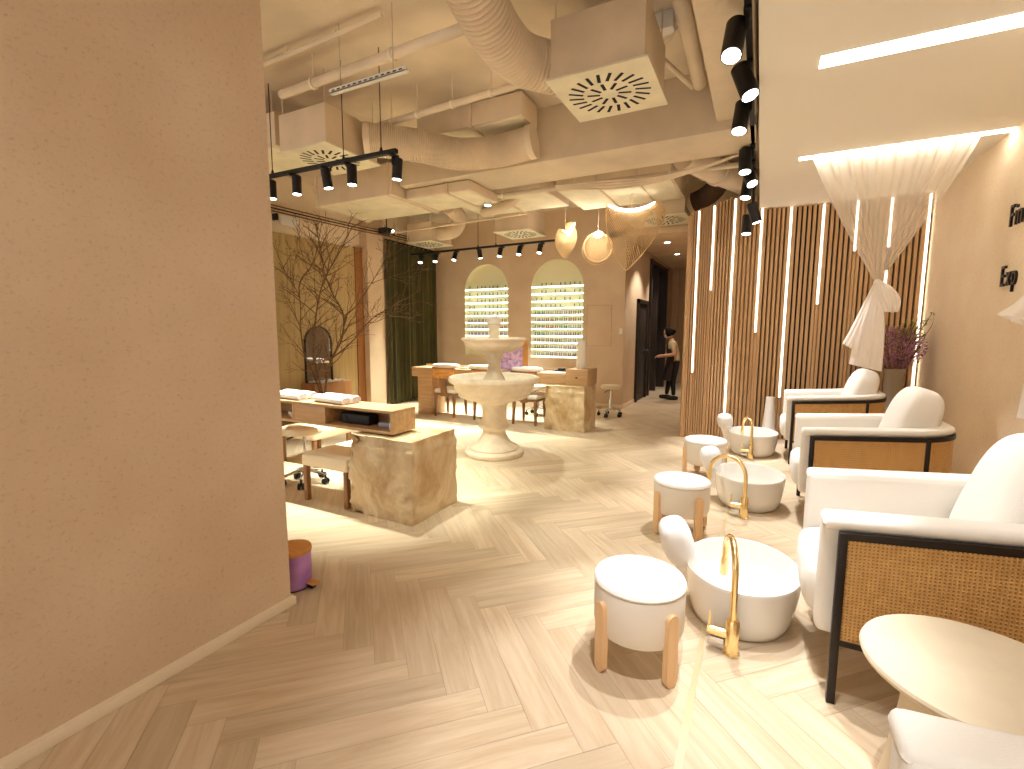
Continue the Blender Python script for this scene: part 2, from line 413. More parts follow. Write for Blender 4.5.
# corridor
plain('wall_corridor', (-2.45, FY+0.32, 0), (-2.15, 10.55, SLAB), 'plaster')
plain('trim_corridor', (-2.45, 10.55, 2.93), (-2.15, 12.5, SLAB), 'plaster')
plain('wall_corridor_far', (-2.45, 12.5, 0), (-2.15, 14.2, SLAB), 'plaster')
plain('ceiling_corridor', (-2.45, FY, 3.04), (0.6, 14.4, 3.14), 'paint')
plain('trim_bulkhead', (-2.15, FY, 3.13), (0.6, FY+0.2, SLAB), 'paint')
plain('wall_corridor_right', (-0.45, 7.75, 0), (-0.3, 14.2, SLAB), 'plaster')
plain('baseboard_corridor', (-2.16, FY, 0), (-2.135, 9.4, 0.07), 'trim')
plain('baseboard_far', (LX, FY-0.015, 0), (-2.135, FY+0.01, 0.07), 'trim')
def end_wall():
    b = MB().use('plaster'); y = 13.6
    b.box((-2.2, y, 0), (-1.78, y+0.1, 3.1)).box((-1.2, y, 0), (-0.3, y+0.1, 3.1))
    # arched opening between the two piers
    n = 16; cx, r, z1 = -1.49, 0.29, 2.3
    A = [(cx-r*math.cos(PI*k/n), z1+0.35*math.sin(PI*k/n)) for k in range(n+1)]
    for p, q in zip(A, A[1:]): b.face([(p[0], y, p[1]), (q[0], y, q[1]), (q[0], y, 3.1), (p[0], y, 3.1)])
    b.box((-2.15, y-0.12, 0), (-1.98, y, 3.04))
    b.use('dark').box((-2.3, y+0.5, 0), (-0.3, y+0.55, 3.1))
    struct(b.build('wall_end'))
end_wall()
def dark_door(name, y0, y1, z1, leaf):
    r = struct(MB().use('dark_wood').box((-2.155, y0, 0), (-2.10, y0+0.07, z1)).box((-2.155, y1-0.07, 0), (-2.10, y1, z1)).box((-2.155, y0, z1-0.07), (-2.10, y1, z1)).build(name))
    b = MB().use('dark_wood').box((-2.155, y0+0.07, 0), (-2.135, y1-0.07, z1-0.07))
    if leaf:
        for a, c in ((0.15, 0.9), (1.0, z1-0.2)):
            b.box((-2.135, y0+0.2, a), (-2.12, y1-0.2, c), 0.004)
    b.build('door_panel', parent=r)
    MB().use('chrome').cyl((-2.12, y1-0.14, 1.0), (-2.06, y1-0.14, 1.0), 0.012).build('door_handle', parent=r)
dark_door('door_1', 9.42, 10.35, 2.02, True)
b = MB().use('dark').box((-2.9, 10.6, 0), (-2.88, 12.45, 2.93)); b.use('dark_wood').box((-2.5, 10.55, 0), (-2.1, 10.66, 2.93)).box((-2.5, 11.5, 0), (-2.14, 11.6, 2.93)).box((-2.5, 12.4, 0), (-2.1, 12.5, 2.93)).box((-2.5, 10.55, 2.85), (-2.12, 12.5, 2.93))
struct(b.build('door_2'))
# access panel and switch on the far wall
b = MB().use('plaster').box((-2.83, FY-0.006, 1.14), (-2.38, FY+0.002, 1.86), 0.003); b.use('joint')
for lo, hi in (((-2.837, 1.133), (-2.832, 1.867)), ((-2.378, 1.133), (-2.373, 1.867)), ((-2.837, 1.133), (-2.373, 1.138)), ((-2.837, 1.862), (-2.373, 1.867))): b.box((lo[0], FY-0.004, lo[1]), (hi[0], FY+0.001, hi[1]))
struct(b.build('trim_access_panel'))
s_ = thing('light_switch', 'small white switch on the plaster corner right of the access panel', 'switch', (-2.2, FY-0.002, 1.4))
MB().use('white_plastic').box((-0.03, -0.012, -0.05), (0.03, 0, 0.05), 0.004).build('plate', parent=s_)
MB().use('white_plastic').box((-0.015, -0.017, -0.025), (0.015, -0.01, 0.025), 0.003).build('rocker', parent=s_)
# ---- curved slatted wall with light lines
PLAN = [(-0.87, 6.60), (-0.765, 6.639), (-0.593, 6.704), (-0.36, 6.82), (-0.055, 7.002), (0.268, 7.06), (0.61, 7.06), (0.948, 7.06), (1.271, 7.06), (1.614, 7.06)]
TOP = [2.88, 2.93, 2.99, 3.08, 3.1, 2.949, 2.949, 2.949, 2.949, 2.949]
def slat_wall():
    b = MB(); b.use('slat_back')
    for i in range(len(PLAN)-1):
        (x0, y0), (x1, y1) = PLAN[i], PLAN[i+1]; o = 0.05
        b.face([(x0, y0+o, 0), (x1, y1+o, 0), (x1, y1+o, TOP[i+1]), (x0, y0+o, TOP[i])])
    b.use('slat_wood')
    # end board that returns towards the corridor
    b.prism([(-0.90, 6.70), (-0.872, 6.585), (-0.84, 6.598), (-0.83, 6.7)], 0, 2.86)
    def slat(P, z, dirv, wd):
        d = Vector((dirv[0], dirv[1], 0)).normalized(); n = Vector((-d.y, d.x, 0)); p = Vector((P[0], P[1], 0))
        q = [p-d*wd/2-n*0.012, p+d*wd/2-n*0.012, p+d*wd/2+n*0.045, p-d*wd/2+n*0.045]
        b.prism([(v.x, v.y) for v in q], 0.002, z)
    for i in range(len(PLAN)-1):
        (x0, y0), (x1, y1) = PLAN[i], PLAN[i+1]; D = math.hypot(x1-x0, y1-y0)
        n = 6 if i else 4
        if i == 0: fr = [0.36, 0.62, 0.86][:3]
        else: fr = [(k+0.75)/6.5 for k in range(6)]
        pitch = D/6.5 if i else D/4
        for t in fr:
            z = TOP[i]+(TOP[i+1]-TOP[i])*t
            if i == 4: z = 3.1 if x0+(x1-x0)*t < -0.085 else 2.949
            slat((x0+(x1-x0)*t, y0+(y1-y0)*t), z, (x1-x0, y1-y0), pitch*0.62)
    for i in range(1, len(PLAN)):      # the light channels continue as plain slats below each light line
        zb = {1: 0.857, 2: 1.916, 3: 0.33, 4: 1.382, 5: 0.543, 6: 1.73, 7: 2.348, 8: 1.187, 9: 0.55}[i]-0.006
        (x0, y0), (x1, y1) = PLAN[i-1], PLAN[i]; slat((x1, y1), zb, (x1-x0, y1-y0), math.hypot(x1-x0, y1-y0)/6.5*0.62)
    return struct(b.build('wall_slatted'))
slat_wall()
plain('wall_back', (-0.45, 7.6, 0), (RX+0.15, 7.75, SLAB), 'plaster')
LEDS = [(1, 0.857, 2.915, 'leftmost'), (2, 1.916, 2.975, 'short line second from the left end'), (3, 0.33, 3.06, ''), (4, 1.382, 2.945, ''), (5, 0.543, 2.94, ''), (6, 1.73, 2.94, ''), (7, 2.348, 2.94, ''), (8, 2.366, 2.94, ''), (8, 1.187, 2.119, ''), (9, 0.55, 2.94, '')]
LLAB = ['faint vertical light line nearest the corridor on the slatted wall', 'short vertical light line second from the corridor on the slatted wall',
        'long bright vertical light line third from the corridor, ending behind a white footrest', 'vertical light line beside the lowered ceiling corner, ending at half height',
        'long vertical light line running down to the arm of the farthest armchair', 'short vertical light line just left of the draped tulle',
        'very short vertical light line behind the left half of the tulle', 'very short vertical light line behind the right half of the tulle',
        'vertical light line segment behind the knotted tail of the tulle', 'long vertical light line in the corner by the plaster wall and flowers']
for (i, z0, z1, _), lb in zip(LEDS, LLAB):
    x, y = PLAN[i]; t = thing('led_strip', lb, 'light strip', (x, y-0.004, z0), group='light lines in the slatted wall')
    MB().use('led').box((-0.0085, -0.012, 0.012), (0.0085, 0.004, z1-z0-0.004), 0.004).build('diffuser', parent=t)
    MB().use('trim').box((-0.016, 0.004, 0), (0.016, 0.05, z1-z0)).box((-0.014, -0.012, 0), (0.014, 0.004, 0.012)).build('housing', parent=t)
# ---- light strips in the lowered ceiling
SL = [('long recessed ceiling light strip at the top right of the picture', 0.225, 1.649, 3.37, 3.51), ('recessed ceiling light strip that the tulle hangs from', 0.228, 1.649, 5.15, 5.235)]
for lb, x0, x1, y0, y1 in SL:
    t = thing('ceiling_light_strip', lb, 'light strip', (x0, (y0+y1)/2, SOF))
    MB().use('led_soffit').box((0, (y0-y1)/2, -0.004), (x1-x0, (y1-y0)/2, 0.002)).build('diffuser', parent=t)
    MB().use('soffit_paint').box((-0.004, (y0-y1)/2-0.004, -0.002), (0, (y1-y0)/2+0.004, 0.003)).box((0, (y1-y0)/2, -0.002), (x1-x0, (y1-y0)/2+0.004, 0.003)).box((0, (y0-y1)/2-0.004, -0.002), (x1-x0, (y0-y1)/2, 0.003)).build('trim_frame', parent=t)
# ---- brass strip in the floor
tag(MB().use('brass_strip').box((-0.170, 1.0, 0.0), (-0.146, 7.0, 0.0035)).build('floor_strip'), 'thin brass inlay strip running along the floor beside the basins', 'strip')
# ================================================================== CEILING SERVICES
b = MB().use('ceiling_paint').box((-3.9, 4.63, 3.1), (-0.12, 5.27, SLAB), 0.012); struct(b.build('trim_cross_beam'))
b = MB().use('ceiling_paint').box((-0.43, -1.6, 3.18), (-0.12, 4.7, SLAB), 0.015); struct(b.build('trim_long_beam'))
plain('trim_far_beam', (-2.0, 7.9, 3.15), (0.3, 8.5, SLAB), 'ceiling_paint')
# diffuser boxes
def slots(b, cx, cy, z, R, s=1.0):
    b.use('dark')
    for ring, (r0, r1, n, ph) in enumerate(((0.62*R, 0.97*R, 22, 0), (0.22*R, 0.52*R, 10, 0.1))):
        for k in range(n):
            a = 2*PI*k/n+ph+0.05; tw = 0.35
            p = Vector((cx+r0*math.cos(a), cy+r0*math.sin(a), z)); q = Vector((cx+r1*math.cos(a+tw*0.3), cy+r1*math.sin(a+tw*0.3), z))
            d = (q-p).normalized(); nn = Vector((-d.y, d.x, 0))*0.011
            b.face([p-nn, q-nn, q+nn, p+nn])
def diffuser(lb, x0, x1, y0, y1, z0, z1, spig=None):
    cx, cy = (x0+x1)/2, (y0+y1)/2; w, h = (x1-x0)/2, (y1-y0)/2
    t = thing('air_diffuser', lb, 'air vent', (cx, cy, z0), group='square ceiling air diffusers')
    MB().use('duct_paint').box((-w+0.025, -h+0.025, 0.014), (w-0.025, h-0.025, z1-z0), 0.004).build('plenum_box', parent=t)
    b = MB().use('duct_pale').box((-w, -h, 0), (w, h, 0.016), 0.003); slots(b, 0, 0, -0.0012, min(w, h)*0.86)
    b.build('face_plate', parent=t)
    for sx in (-1, 1):
        for sy in (-1, 1): MB().use('duct_paint').cyl((sx*(w-0.05), sy*(h-0.05), z1-z0), (sx*(w-0.05), sy*(h-0.05), SLAB-z0), 0.005, n=6).build('hanger_rod', parent=t)
    return t
diffuser('largest square air diffuser hanging from the ceiling at the top centre', -1.325, -0.67, 3.02, 3.70, 3.0, 3.38)
diffuser('square air diffuser on a box hanging above the left track light', -4.03, -3.39, 3.08, 3.76, 3.0, 3.34)
diffuser('square air diffuser above the right arched niche', -3.98, -3.33, 7.02, 7.72, 3.0, 3.34)
diffuser('small square air diffuser beside the green curtain', -5.9, -5.3, 7.13, 7.8, 3.0, 3.34)
diffuser('square air diffuser partly behind the large woven pendant', -1.64, -0.98, 7.05, 7.72, 3.0, 3.34)
def flex(name, lb, pts, r, rib=0.018, mt='duct_paint', collars=True):
    P = smooth_path(pts, 24); L = [0]
    for p, q in zip(P, P[1:]): L.append(L[-1]+(q-p).length)
    tot = L[-1]; n = int(tot/rib*8); Q = []; R = []
    j = 0
    for i in range(n+1):
        s = tot*i/n
        while j < len(L)-2 and L[j+1] < s: j += 1
        t = (s-L[j])/max(1e-9, L[j+1]-L[j]); Q.append(P[j].lerp(P[j+1], min(1, t))); R.append(r*(1+(0.17 if rib > 0.025 else 0.09)*(abs(math.sin(PI*s/rib))**0.7-0.7)))
    o = Q[0]; t = thing(name, lb, 'duct', o)
    MB().use(mt).tube([q-o for q in Q], R, 28).build('ribbed_hose', parent=t, sharp=80)
    for a, c in ((Q[0], Q[3]), (Q[-1], Q[-4])):
        d = (c-a).normalized(); MB().use('duct_paint').cyl(a-o-d*0.01, a-o+d*0.05, r*1.06, n=28).build('collar', parent=t)
flex('flexible_duct', 'thick ribbed white air hose curving into the largest diffuser box', [(-1.40, 1.5, 3.42), (-1.44, 2.0, 3.36), (-1.50, 2.45, 3.25), (-1.53, 2.78, 3.2), (-1.50, 3.05, 3.19), (-1.31, 3.30, 3.19)], 0.15, 0.034)
flex('flexible_duct', 'ribbed air hose running across from the left diffuser box to the beam', [(-3.38, 3.55, 3.17), (-3.2, 3.68, 3.17), (-2.98, 3.86, 3.15), (-2.72, 4.12, 3.12), (-2.4, 4.32, 3.16), (-2.02, 4.36, 3.2)], 0.145)
flex('flexible_duct', 'short ribbed air hose bending down into the diffuser by the curtain', [(-4.62, 6.7, 3.42), (-4.7, 7.1, 3.32), (-4.95, 7.32, 3.18), (-5.34, 7.42, 3.17)], 0.125)
flex('flexible_duct', 'thin ribbed hose looping under the far ductwork', [(-2.9, 6.0, 3.3), (-3.1, 5.95, 3.12), (-3.35, 5.9, 3.05), (-3.6, 6.1, 3.08), (-3.75, 6.5, 3.2)], 0.06, 0.014)
flex('flexible_duct', 'dark insulated hose above the left end of the slatted wall', [(-0.97, 7.36, 3.19), (-0.78, 7.3, 3.24), (-0.62, 7.12, 3.32), (-0.55, 6.95, 3.5)], 0.13, 0.03, 'insulation')
# sheet metal ductwork
def duct(lb, lo, hi, ribs=()):
    lo, hi = Vector(lo), Vector(hi); o = Vector(((lo.x+hi.x)/2, (lo.y+hi.y)/2, lo.z)); t = thing('metal_duct', lb, 'duct', o)
    MB().use('duct_paint').box(lo-o, hi-o, 0.006).build('duct_body', parent=t)
    MB().use('duct_pale').box(Vector((lo.x+0.03, lo.y+0.03, lo.z-0.006))-o, Vector((hi.x-0.03, hi.y-0.03, lo.z+0.004))-o, 0.003).build('lit_underside', parent=t)  # paler sheet below: light on the duct's underside put into its colour
    e = 0.022
    for ax, v in ribs:
        a, c = lo.copy(), hi.copy(); a -= Vector((e, e, e)); c += Vector((e, e, 0)); a[ax] = v-0.015; c[ax] = v+0.015
        MB().use('duct_paint').box(a-o, c-o, 0.003).build('flange', parent=t)
    for x in (lo.x+0.08, hi.x-0.08):
        for y in (lo.y+0.04, hi.y-0.04): MB().use('duct_paint').cyl((x-o.x, y-o.y, hi.z-o.z), (x-o.x, y-o.y, SLAB-o.z), 0.005, n=6).build('hanger_rod', parent=t)
duct('broad flat metal duct in front of the green curtain', (-5.25, 4.55, 3.0), (-3.95, 5.5, 3.36), ((0, -5.2), (0, -4.0)))
duct('metal duct running on from the broad duct behind the ribbed hose', (-3.9, 4.75, 2.985), (-3.0, 5.4, 3.09), ((0, -3.3),))
duct('wide flat duct with pale underside above the fountain', (-3.9, 5.6, 3.16), (-2.5, 6.6, 3.45), ((0, -3.2),))
duct('wide flat duct with pale underside behind the cross beam', (-2.42, 5.9, 3.18), (-1.0, 7.0, 3.45), ((0, -1.9), (0, -1.4)))
duct('deep box duct at the upper left behind the plaster wall', (-5.0, 3.15, 3.12), (-4.12, 3.7, 3.42), ())
duct('narrow box duct high on the ceiling between the two hoses', (-3.25, 4.15, 3.37), (-2.05, 4.5, 3.58), ((0, -2.6),))
t = thing('round_duct', 'smooth round duct slanting down behind the beam to the slatted wall', 'duct', (-0.85, 5.75, 3.32))
MB().use('duct_paint').tube([(0, 0, 0), (0.3, 0.7, -0.02), (0.75, 1.7, -0.02)], 0.14, 24).build('pipe_body', parent=t)
MB().use('duct_paint').tube([(0.28, 0.65, -0.02), (0.31, 0.72, -0.02)], 0.158, 24).build('joint_band', parent=t)
def pipe(lb, pts, r, clips=(), mt='ceiling_paint', name='ceiling_pipe'):
    P = [Vector(p) for p in pts]; o = P[0]; t = thing(name, lb, 'pipe', o)
    MB().use(mt).tube([p-o for p in P], r, 12).build('pipe_body', parent=t)
    for f in clips:
        q = P[0].lerp(P[-1], f); d = (P[-1]-P[0]).normalized(); b = MB().use('trim')
        b.cyl(q-o-d*0.012, q-o+d*0.012, r*1.25, n=12); b.cyl(q-o, (q.x-o.x, q.y-o.y, SLAB-o.z), 0.005, n=6); b.build('clip', parent=t)
pipe('thin conduit with clips along the ceiling at the upper left', [(-3.95, 2.77, 3.55), (-2.75, 2.745, 3.55), (-2.45, 2.76, 3.58)], 0.018, (0.1, 0.35, 0.7))
pipe('stout pipe across the ceiling behind the first ribbed hose', [(-3.75, 2.95, 3.40), (-1.7, 2.86, 3.38)], 0.036, (0.2, 0.62))
pipe('flat square conduit across the ceiling above the second ribbed hose', [(-3.36, 3.72, 3.36), (-1.75, 3.6, 3.34)], 0.028, (0.1, 0.3, 0.55, 0.8))
pipe('long slim pipe running below the cross beam towards the slatted wall', [(-3.25, 5.42, 3.08), (-0.2, 5.62, 3.1)], 0.028, (0.1, 0.4, 0.75))
pipe('pipe running along the ceiling beside the long beam', [(-0.56, 2.2, 3.52), (-0.56, 4.5, 3.46)], 0.055, (0.3,))
pipe('thin sprinkler pipe over the far track light', [(-5.6, 6.4, 3.02), (-3.0, 6.3, 3.05)], 0.016, (0.05, 0.5, 0.95))
pipe('thin pipe beside the largest diffuser box', [(-0.85, 3.85, 3.5), (-0.62, 4.5, 3.45)], 0.022, (0.2,))
t = thing('junction_box', 'small pale junction box with a looped conduit on the ceiling beside the largest diffuser', 'junction box', (-0.72, 3.72, 3.5))
MB().use('white_plastic').box((-0.07, -0.05, 0), (0.07, 0.05, SLAB-3.5), 0.008).build('box_body', parent=t)
MB().use('ceiling_paint').tube(smooth_path([(-0.08, 0.06, 0.1), (-0.1, 0.02, 0.03), (0.0, 0.08, -0.02), (0.1, 0.02, 0.03), (0.1, 0.08, 0.11)], 6), 0.012, 8).build('conduit_loop', parent=t)
# sagging cable bundle
for k in range(4):
    dz = 0.03*k; pts = smooth_path([(-2.2, 5.34+0.03*k, 3.07), (-1.6, 5.36+0.03*k, 3.05-0.02*k), (-1.1, 5.37+0.02*k, 3.02-dz*0.4), (-0.6, 5.36+0.02*k, 3.06), (-0.2, 5.36, 3.14)], 6)
    o = pts[0]; tag(MB().use('duct_paint').tube([p-o for p in pts], 0.012, 8).build('cable', loc=o), ['topmost', 'second', 'third', 'lowest'][k]+' sagging painted cable of the bundle under the cross beam', 'cable', 'sagging cables under the beam')
# perforated cable tray
o = Vector((-2.95, 2.75, 3.15)); t = thing('cable_tray', 'white perforated cable tray hanging at the upper left', 'cable tray', o)
b = MB().use('white_plastic').box((0, -0.022, 0), (0.72, 0.022, 0.006)).box((0, -0.022, 0), (0.72, -0.018, 0.03)).box((0, 0.018, 0), (0.72, 0.022, 0.03)); b.use('dark')
for k in range(13): b.face([(0.03+k*0.053, -0.0225, 0.010), (0.06+k*0.053, -0.0225, 0.010), (0.06+k*0.053, -0.0225, 0.020), (0.03+k*0.053, -0.0225, 0.020)])
b.build('tray', parent=t)
for x in (0.1, 0.6): MB().use('chrome').cyl((x, 0, 0), (x, 0, SLAB-3.15), 0.004, n=6).build('hanger_rod', parent=t)
# cables along the left wall
for k, z in enumerate((3.06, 3.10, 3.14)):
    pts = smooth_path([(LX+0.10, 4.2, z-0.01), (LX+0.10, 5.5, z+0.01), (LX+0.21, 6.3, z), (LX+0.25, 6.8, z+0.01), (LX+0.25, 8.2, z+0.02)], 5); o = pts[0]
    tag(MB().use(('chair_wood', 'black_metal', 'chair_wood')[k]).tube([p-o for p in pts], 0.011, 6).build('cable', loc=o), ('lowest', 'middle', 'highest')[k]+' of the three cables strung along the left wall above the wood panel', 'cable', 'cables along the left wall')
t = thing('emergency_light', 'white box light on a black bracket high on the left wall', 'light', (LX+0.1, 4.86, 2.96))
MB().use('white_plastic').box((-0.03, -0.14, -0.07), (0.03, 0.14, 0.07), 0.01).build('lamp_box', parent=t)
MB().use('black_metal').box((-0.1, -0.2, -0.01), (0.0, -0.17, 0.08), 0.004).build('bracket', parent=t)
t = thing('projector', 'small black spotlight unit high on the pier beside the curtain', 'light', (LX+0.38, 6.6, 3.06))
MB().use('black_metal').box((-0.09, -0.12, 0), (0.09, 0.12, 0.10), 0.015).build('body', parent=t)
MB().use('lens').cyl((0.08, 0.06, 0.05), (0.094, 0.06, 0.05), 0.03).build('lens', parent=t)
MB().use('black_metal').cyl((0, 0, 0.1), (0, 0, SLAB-3.06), 0.01).build('stem', parent=t)
# ================================================================== TRACK LIGHTS
def spot_light(loc, tgt, watts, col, size=48, blend=0.55, radius=0.018, name='spot'):
    l = bpy.data.lights.new(name, 'SPOT'); l.energy = watts; l.color = col; l.spot_size = math.radians(size); l.spot_blend = blend; l.shadow_soft_size = radius
    o = bpy.data.objects.new(name, l); C.objects.link(o); aim(o, loc, tgt); return o
def track_spot(lb, mount, tgt, watts, col, group, L=0.2, r=0.05, drop=0.1, size=48, on=True):
    # mount: point on the track underside; the can hangs below and points at tgt
    t = thing('track_spotlight', lb, 'spotlight', mount, group=group)
    m = Vector(mount); piv = m+Vector((0, 0, -drop)); d = (Vector(tgt)-piv).normalized()
    MB().use('black_metal').box((-0.02, -0.055, -0.022), (0.02, 0.055, 0.0), 0.004).cyl((0, 0, 0), (0, 0, -drop), 0.012, n=8).build('adapter', parent=t)
    side = d.cross(Vector((0, 0, 1)));
    if side.length < 0.05: side = Vector((1, 0, 0))
    side.normalize(); ctr = Vector((0, 0, -drop))+side*(r+0.004)
    a, c = ctr-d*L*0.35, ctr+d*L*0.65
    can = MB().use('black_metal').tube([a, a+d*0.006, c], [r*0.86, r, r], 24)
    can.build('can', parent=t)
    MB().use('black_metal').cyl(Vector((0, 0, -drop)), ctr, 0.012, n=8).build('pivot', parent=t)
    if on:
        MB().use('lens').tube([c-d*0.004, c+d*0.003], r*0.86, 24).build('lens', parent=t)
        o = spot_light(m+c+d*0.015, tgt, watts, col, size)
    return t
def track(lb, a, b, z_top=None, rods=()):
    a, b = Vector(a), Vector(b); d = (b-a); L = d.length; rz = math.atan2(d.y, d.x)
    t = thing('light_track', lb, 'light track', a, rz)
    MB().use('black_metal').box((0, -0.018, 0), (L, 0.018, 0.034), 0.003).build('rail', parent=t)
    for f in rods: MB().use('black_metal').cyl((L*f, 0, 0.034), (L*f, 0, SLAB-a.z), 0.004, n=6).lathe([(0.016, 0.03), (0.006, 0.07)], (L*f, 0, 0), 10).build('hanger_rod', parent=t)
# right track, along the edge of the lowered ceiling
track('long black light track along the edge of the lowered ceiling', (-0.15, -0.6, 3.10), (-0.15, 6.6, 3.10), rods=(0.1, 0.5, 0.9))
RT = [(3.02, (-0.36, 1.75, 0), 'nearest black spotlight at the top right, pointing back towards the camera'),
      (3.58, (0.75, 3.0, 0.5), 'second black spotlight on the right track, turned towards the armchairs'),
      (4.06, (-0.40, 3.3, 0), 'third black spotlight on the right track, leaning to the left'),
      (5.10, (-0.05, 4.5, 0), 'fourth black spotlight on the right track, pointing nearly straight down'),
      (5.55, (0.75, 4.6, 0.5), 'fifth black spotlight on the right track, turned towards the armchairs'),
      (5.85, (-0.45, 5.2, 0), 'sixth black spotlight on the right track, in front of the slatted wall'),
      (6.15, (0.6, 6.3, 0.4), 'seventh black spotlight on the right track, low against the slats, turned right'),
      (6.5, (-0.15, 6.2, 0), 'farthest black spotlight on the right track, lowest against the slats')]
for k, (y, tg, lb) in enumerate(RT):
    track_spot(lb, (-0.15, y, 3.10), tg, POW['right'], NEUT, 'spotlights on the right track', L=0.22, r=0.055, drop=(0.10, 0.10, 0.10, 0.1, 0.12, 0.14, 0.36, 0.40)[k], size=44)
for y, tg, pw in [(2.35, (-0.1, 2.3, 0), 1.0), (1.75, (0.8, 2.1, 0.5), 0.45), (1.1, (-0.22, 1.5, 0), 0.95), (0.4, (0.6, 0.7, 0.5), 0.4)]:
    track_spot('black track spotlight above and ahead of the camera, out of the picture', (-0.15, y, 3.10), tg, POW['right']*pw, NEUT, 'spotlights on the right track', L=0.22, r=0.055, size=38)
# left track above the near table
track('black light track hanging above the near manicure table', (-4.9, 3.06, 2.80), (-2.64, 3.11, 2.80), rods=(0.36, 0.75, 0.93))
def left_at(x): return (x, 3.06+0.05*(x+4.9)/2.26, 2.80)
LTX = [(-4.15, 'first black spotlight at the hidden left end of the left track'), (-3.82, 'second black spotlight from the left on the left track'), (-3.42, 'third black spotlight from the left on the left track, tilted'),
       (-3.16, 'fourth black spotlight from the left on the left track, glowing'), (-2.68, 'last black spotlight at the right end of the left track')]
for k, (x, lb) in enumerate(LTX):
    track_spot(lb, left_at(x), (x+(0, 0, 0.18, 0, -0.25)[k], 3.05+(0, 0, .3, 0, .1)[k], 0.5), POW['left'], SALON, 'spotlights on the left track', L=0.16, r=0.04, drop=0.08, size=62)
# far track
track('black light track hanging in front of the arched niches', (-6.0, 7.42, 2.825), (-2.95, 7.3, 2.825), rods=(0.5, 0.62))
FT = [(-5.72, 'leftmost'), (-5.36, 'second'), (-4.93, 'third'), (-4.46, 'fourth, tilted'), (-3.98, 'fifth'), (-3.6, 'sixth'), (-3.22, 'rightmost')]
for k, (x, w_) in enumerate(FT):
    track_spot(w_+' of the seven small black spotlights in front of the arched niches', (x, 7.42-0.12*(x+6)/3.05, 2.825), (x+(.5, .2, 0, .2, 0, 0, 0)[k], (6.5, 6.6, 6.6, 7.6, 6.7, 6.6, 6.6)[k], 0.6), POW['far'], SALON, 'spotlights on the far track', L=0.15, r=0.04, drop=0.07, size=64)
t = thing('ceiling_downlight', 'white cylinder downlight hanging under the far ductwork', 'light', (-3.08, 5.3, 2.94))
MB().use('white_plastic').cyl((0, 0, 0), (0, 0, 0.17), 0.045, n=24).build('cylinder_body', parent=t)
MB().use('lens').cyl((0, 0, -0.003), (0, 0, 0.004), 0.038, n=24).build('lens', parent=t)
spot_light((-3.08, 5.3, 2.92), (-3.0, 5.2, 0), POW['left'], SALON, 80)
t = thing('ceiling_spotlight', 'black round-ended spotlight at the very top of the picture', 'spotlight', (-2.05, 2.5, 3.42))
MB().use('black_metal').lathe([(0.001, 0), (0.03, 0.008), (0.05, 0.03), (0.055, 0.06), (0.055, 0.2)], n=24).build('can', parent=t)
MB().use('lens').tube([(0.022, 0.050, 0.05), (0.024, 0.0565, 0.049)], 0.03, 16).build('lens', parent=t)
spot_light((-2.02, 2.58, 3.46), (-1.75, 3.9, 0), POW['left']*1.2, SALON, 70, blend=0.9)
for k, (x, y) in enumerate([(-1.62, 9.4), (-1.66, 10.9)]):
    t = thing('recessed_downlight', ('nearer', 'farther')[k]+' recessed downlight in the corridor ceiling', 'light', (x, y, 3.04))
    MB().use('lens').cyl((0, 0, -0.004), (0, 0, 0.002), 0.055, n=24).build('lens', parent=t)
    MB().use('white_plastic').lathe([(0.055, -0.006), (0.075, -0.006), (0.078, 0.0), (0.055, 0.0)], n=24, cap=False).build('trim_ring', parent=t)
    spot_light((x, y, 3.02), (x, y, 0), POW['down'], WARM, 100)
t = thing('speaker', 'small black speaker on the corridor ceiling', 'speaker', (-1.42, 11.4, 3.04))
MB().use('black_metal').box((-0.06, -0.05, -0.14), (0.06, 0.05, -0.02), 0.01).build('body', parent=t)
MB().use('black_metal').cyl((0, 0, -0.02), (0, 0, 0), 0.015).build('bracket', parent=t)
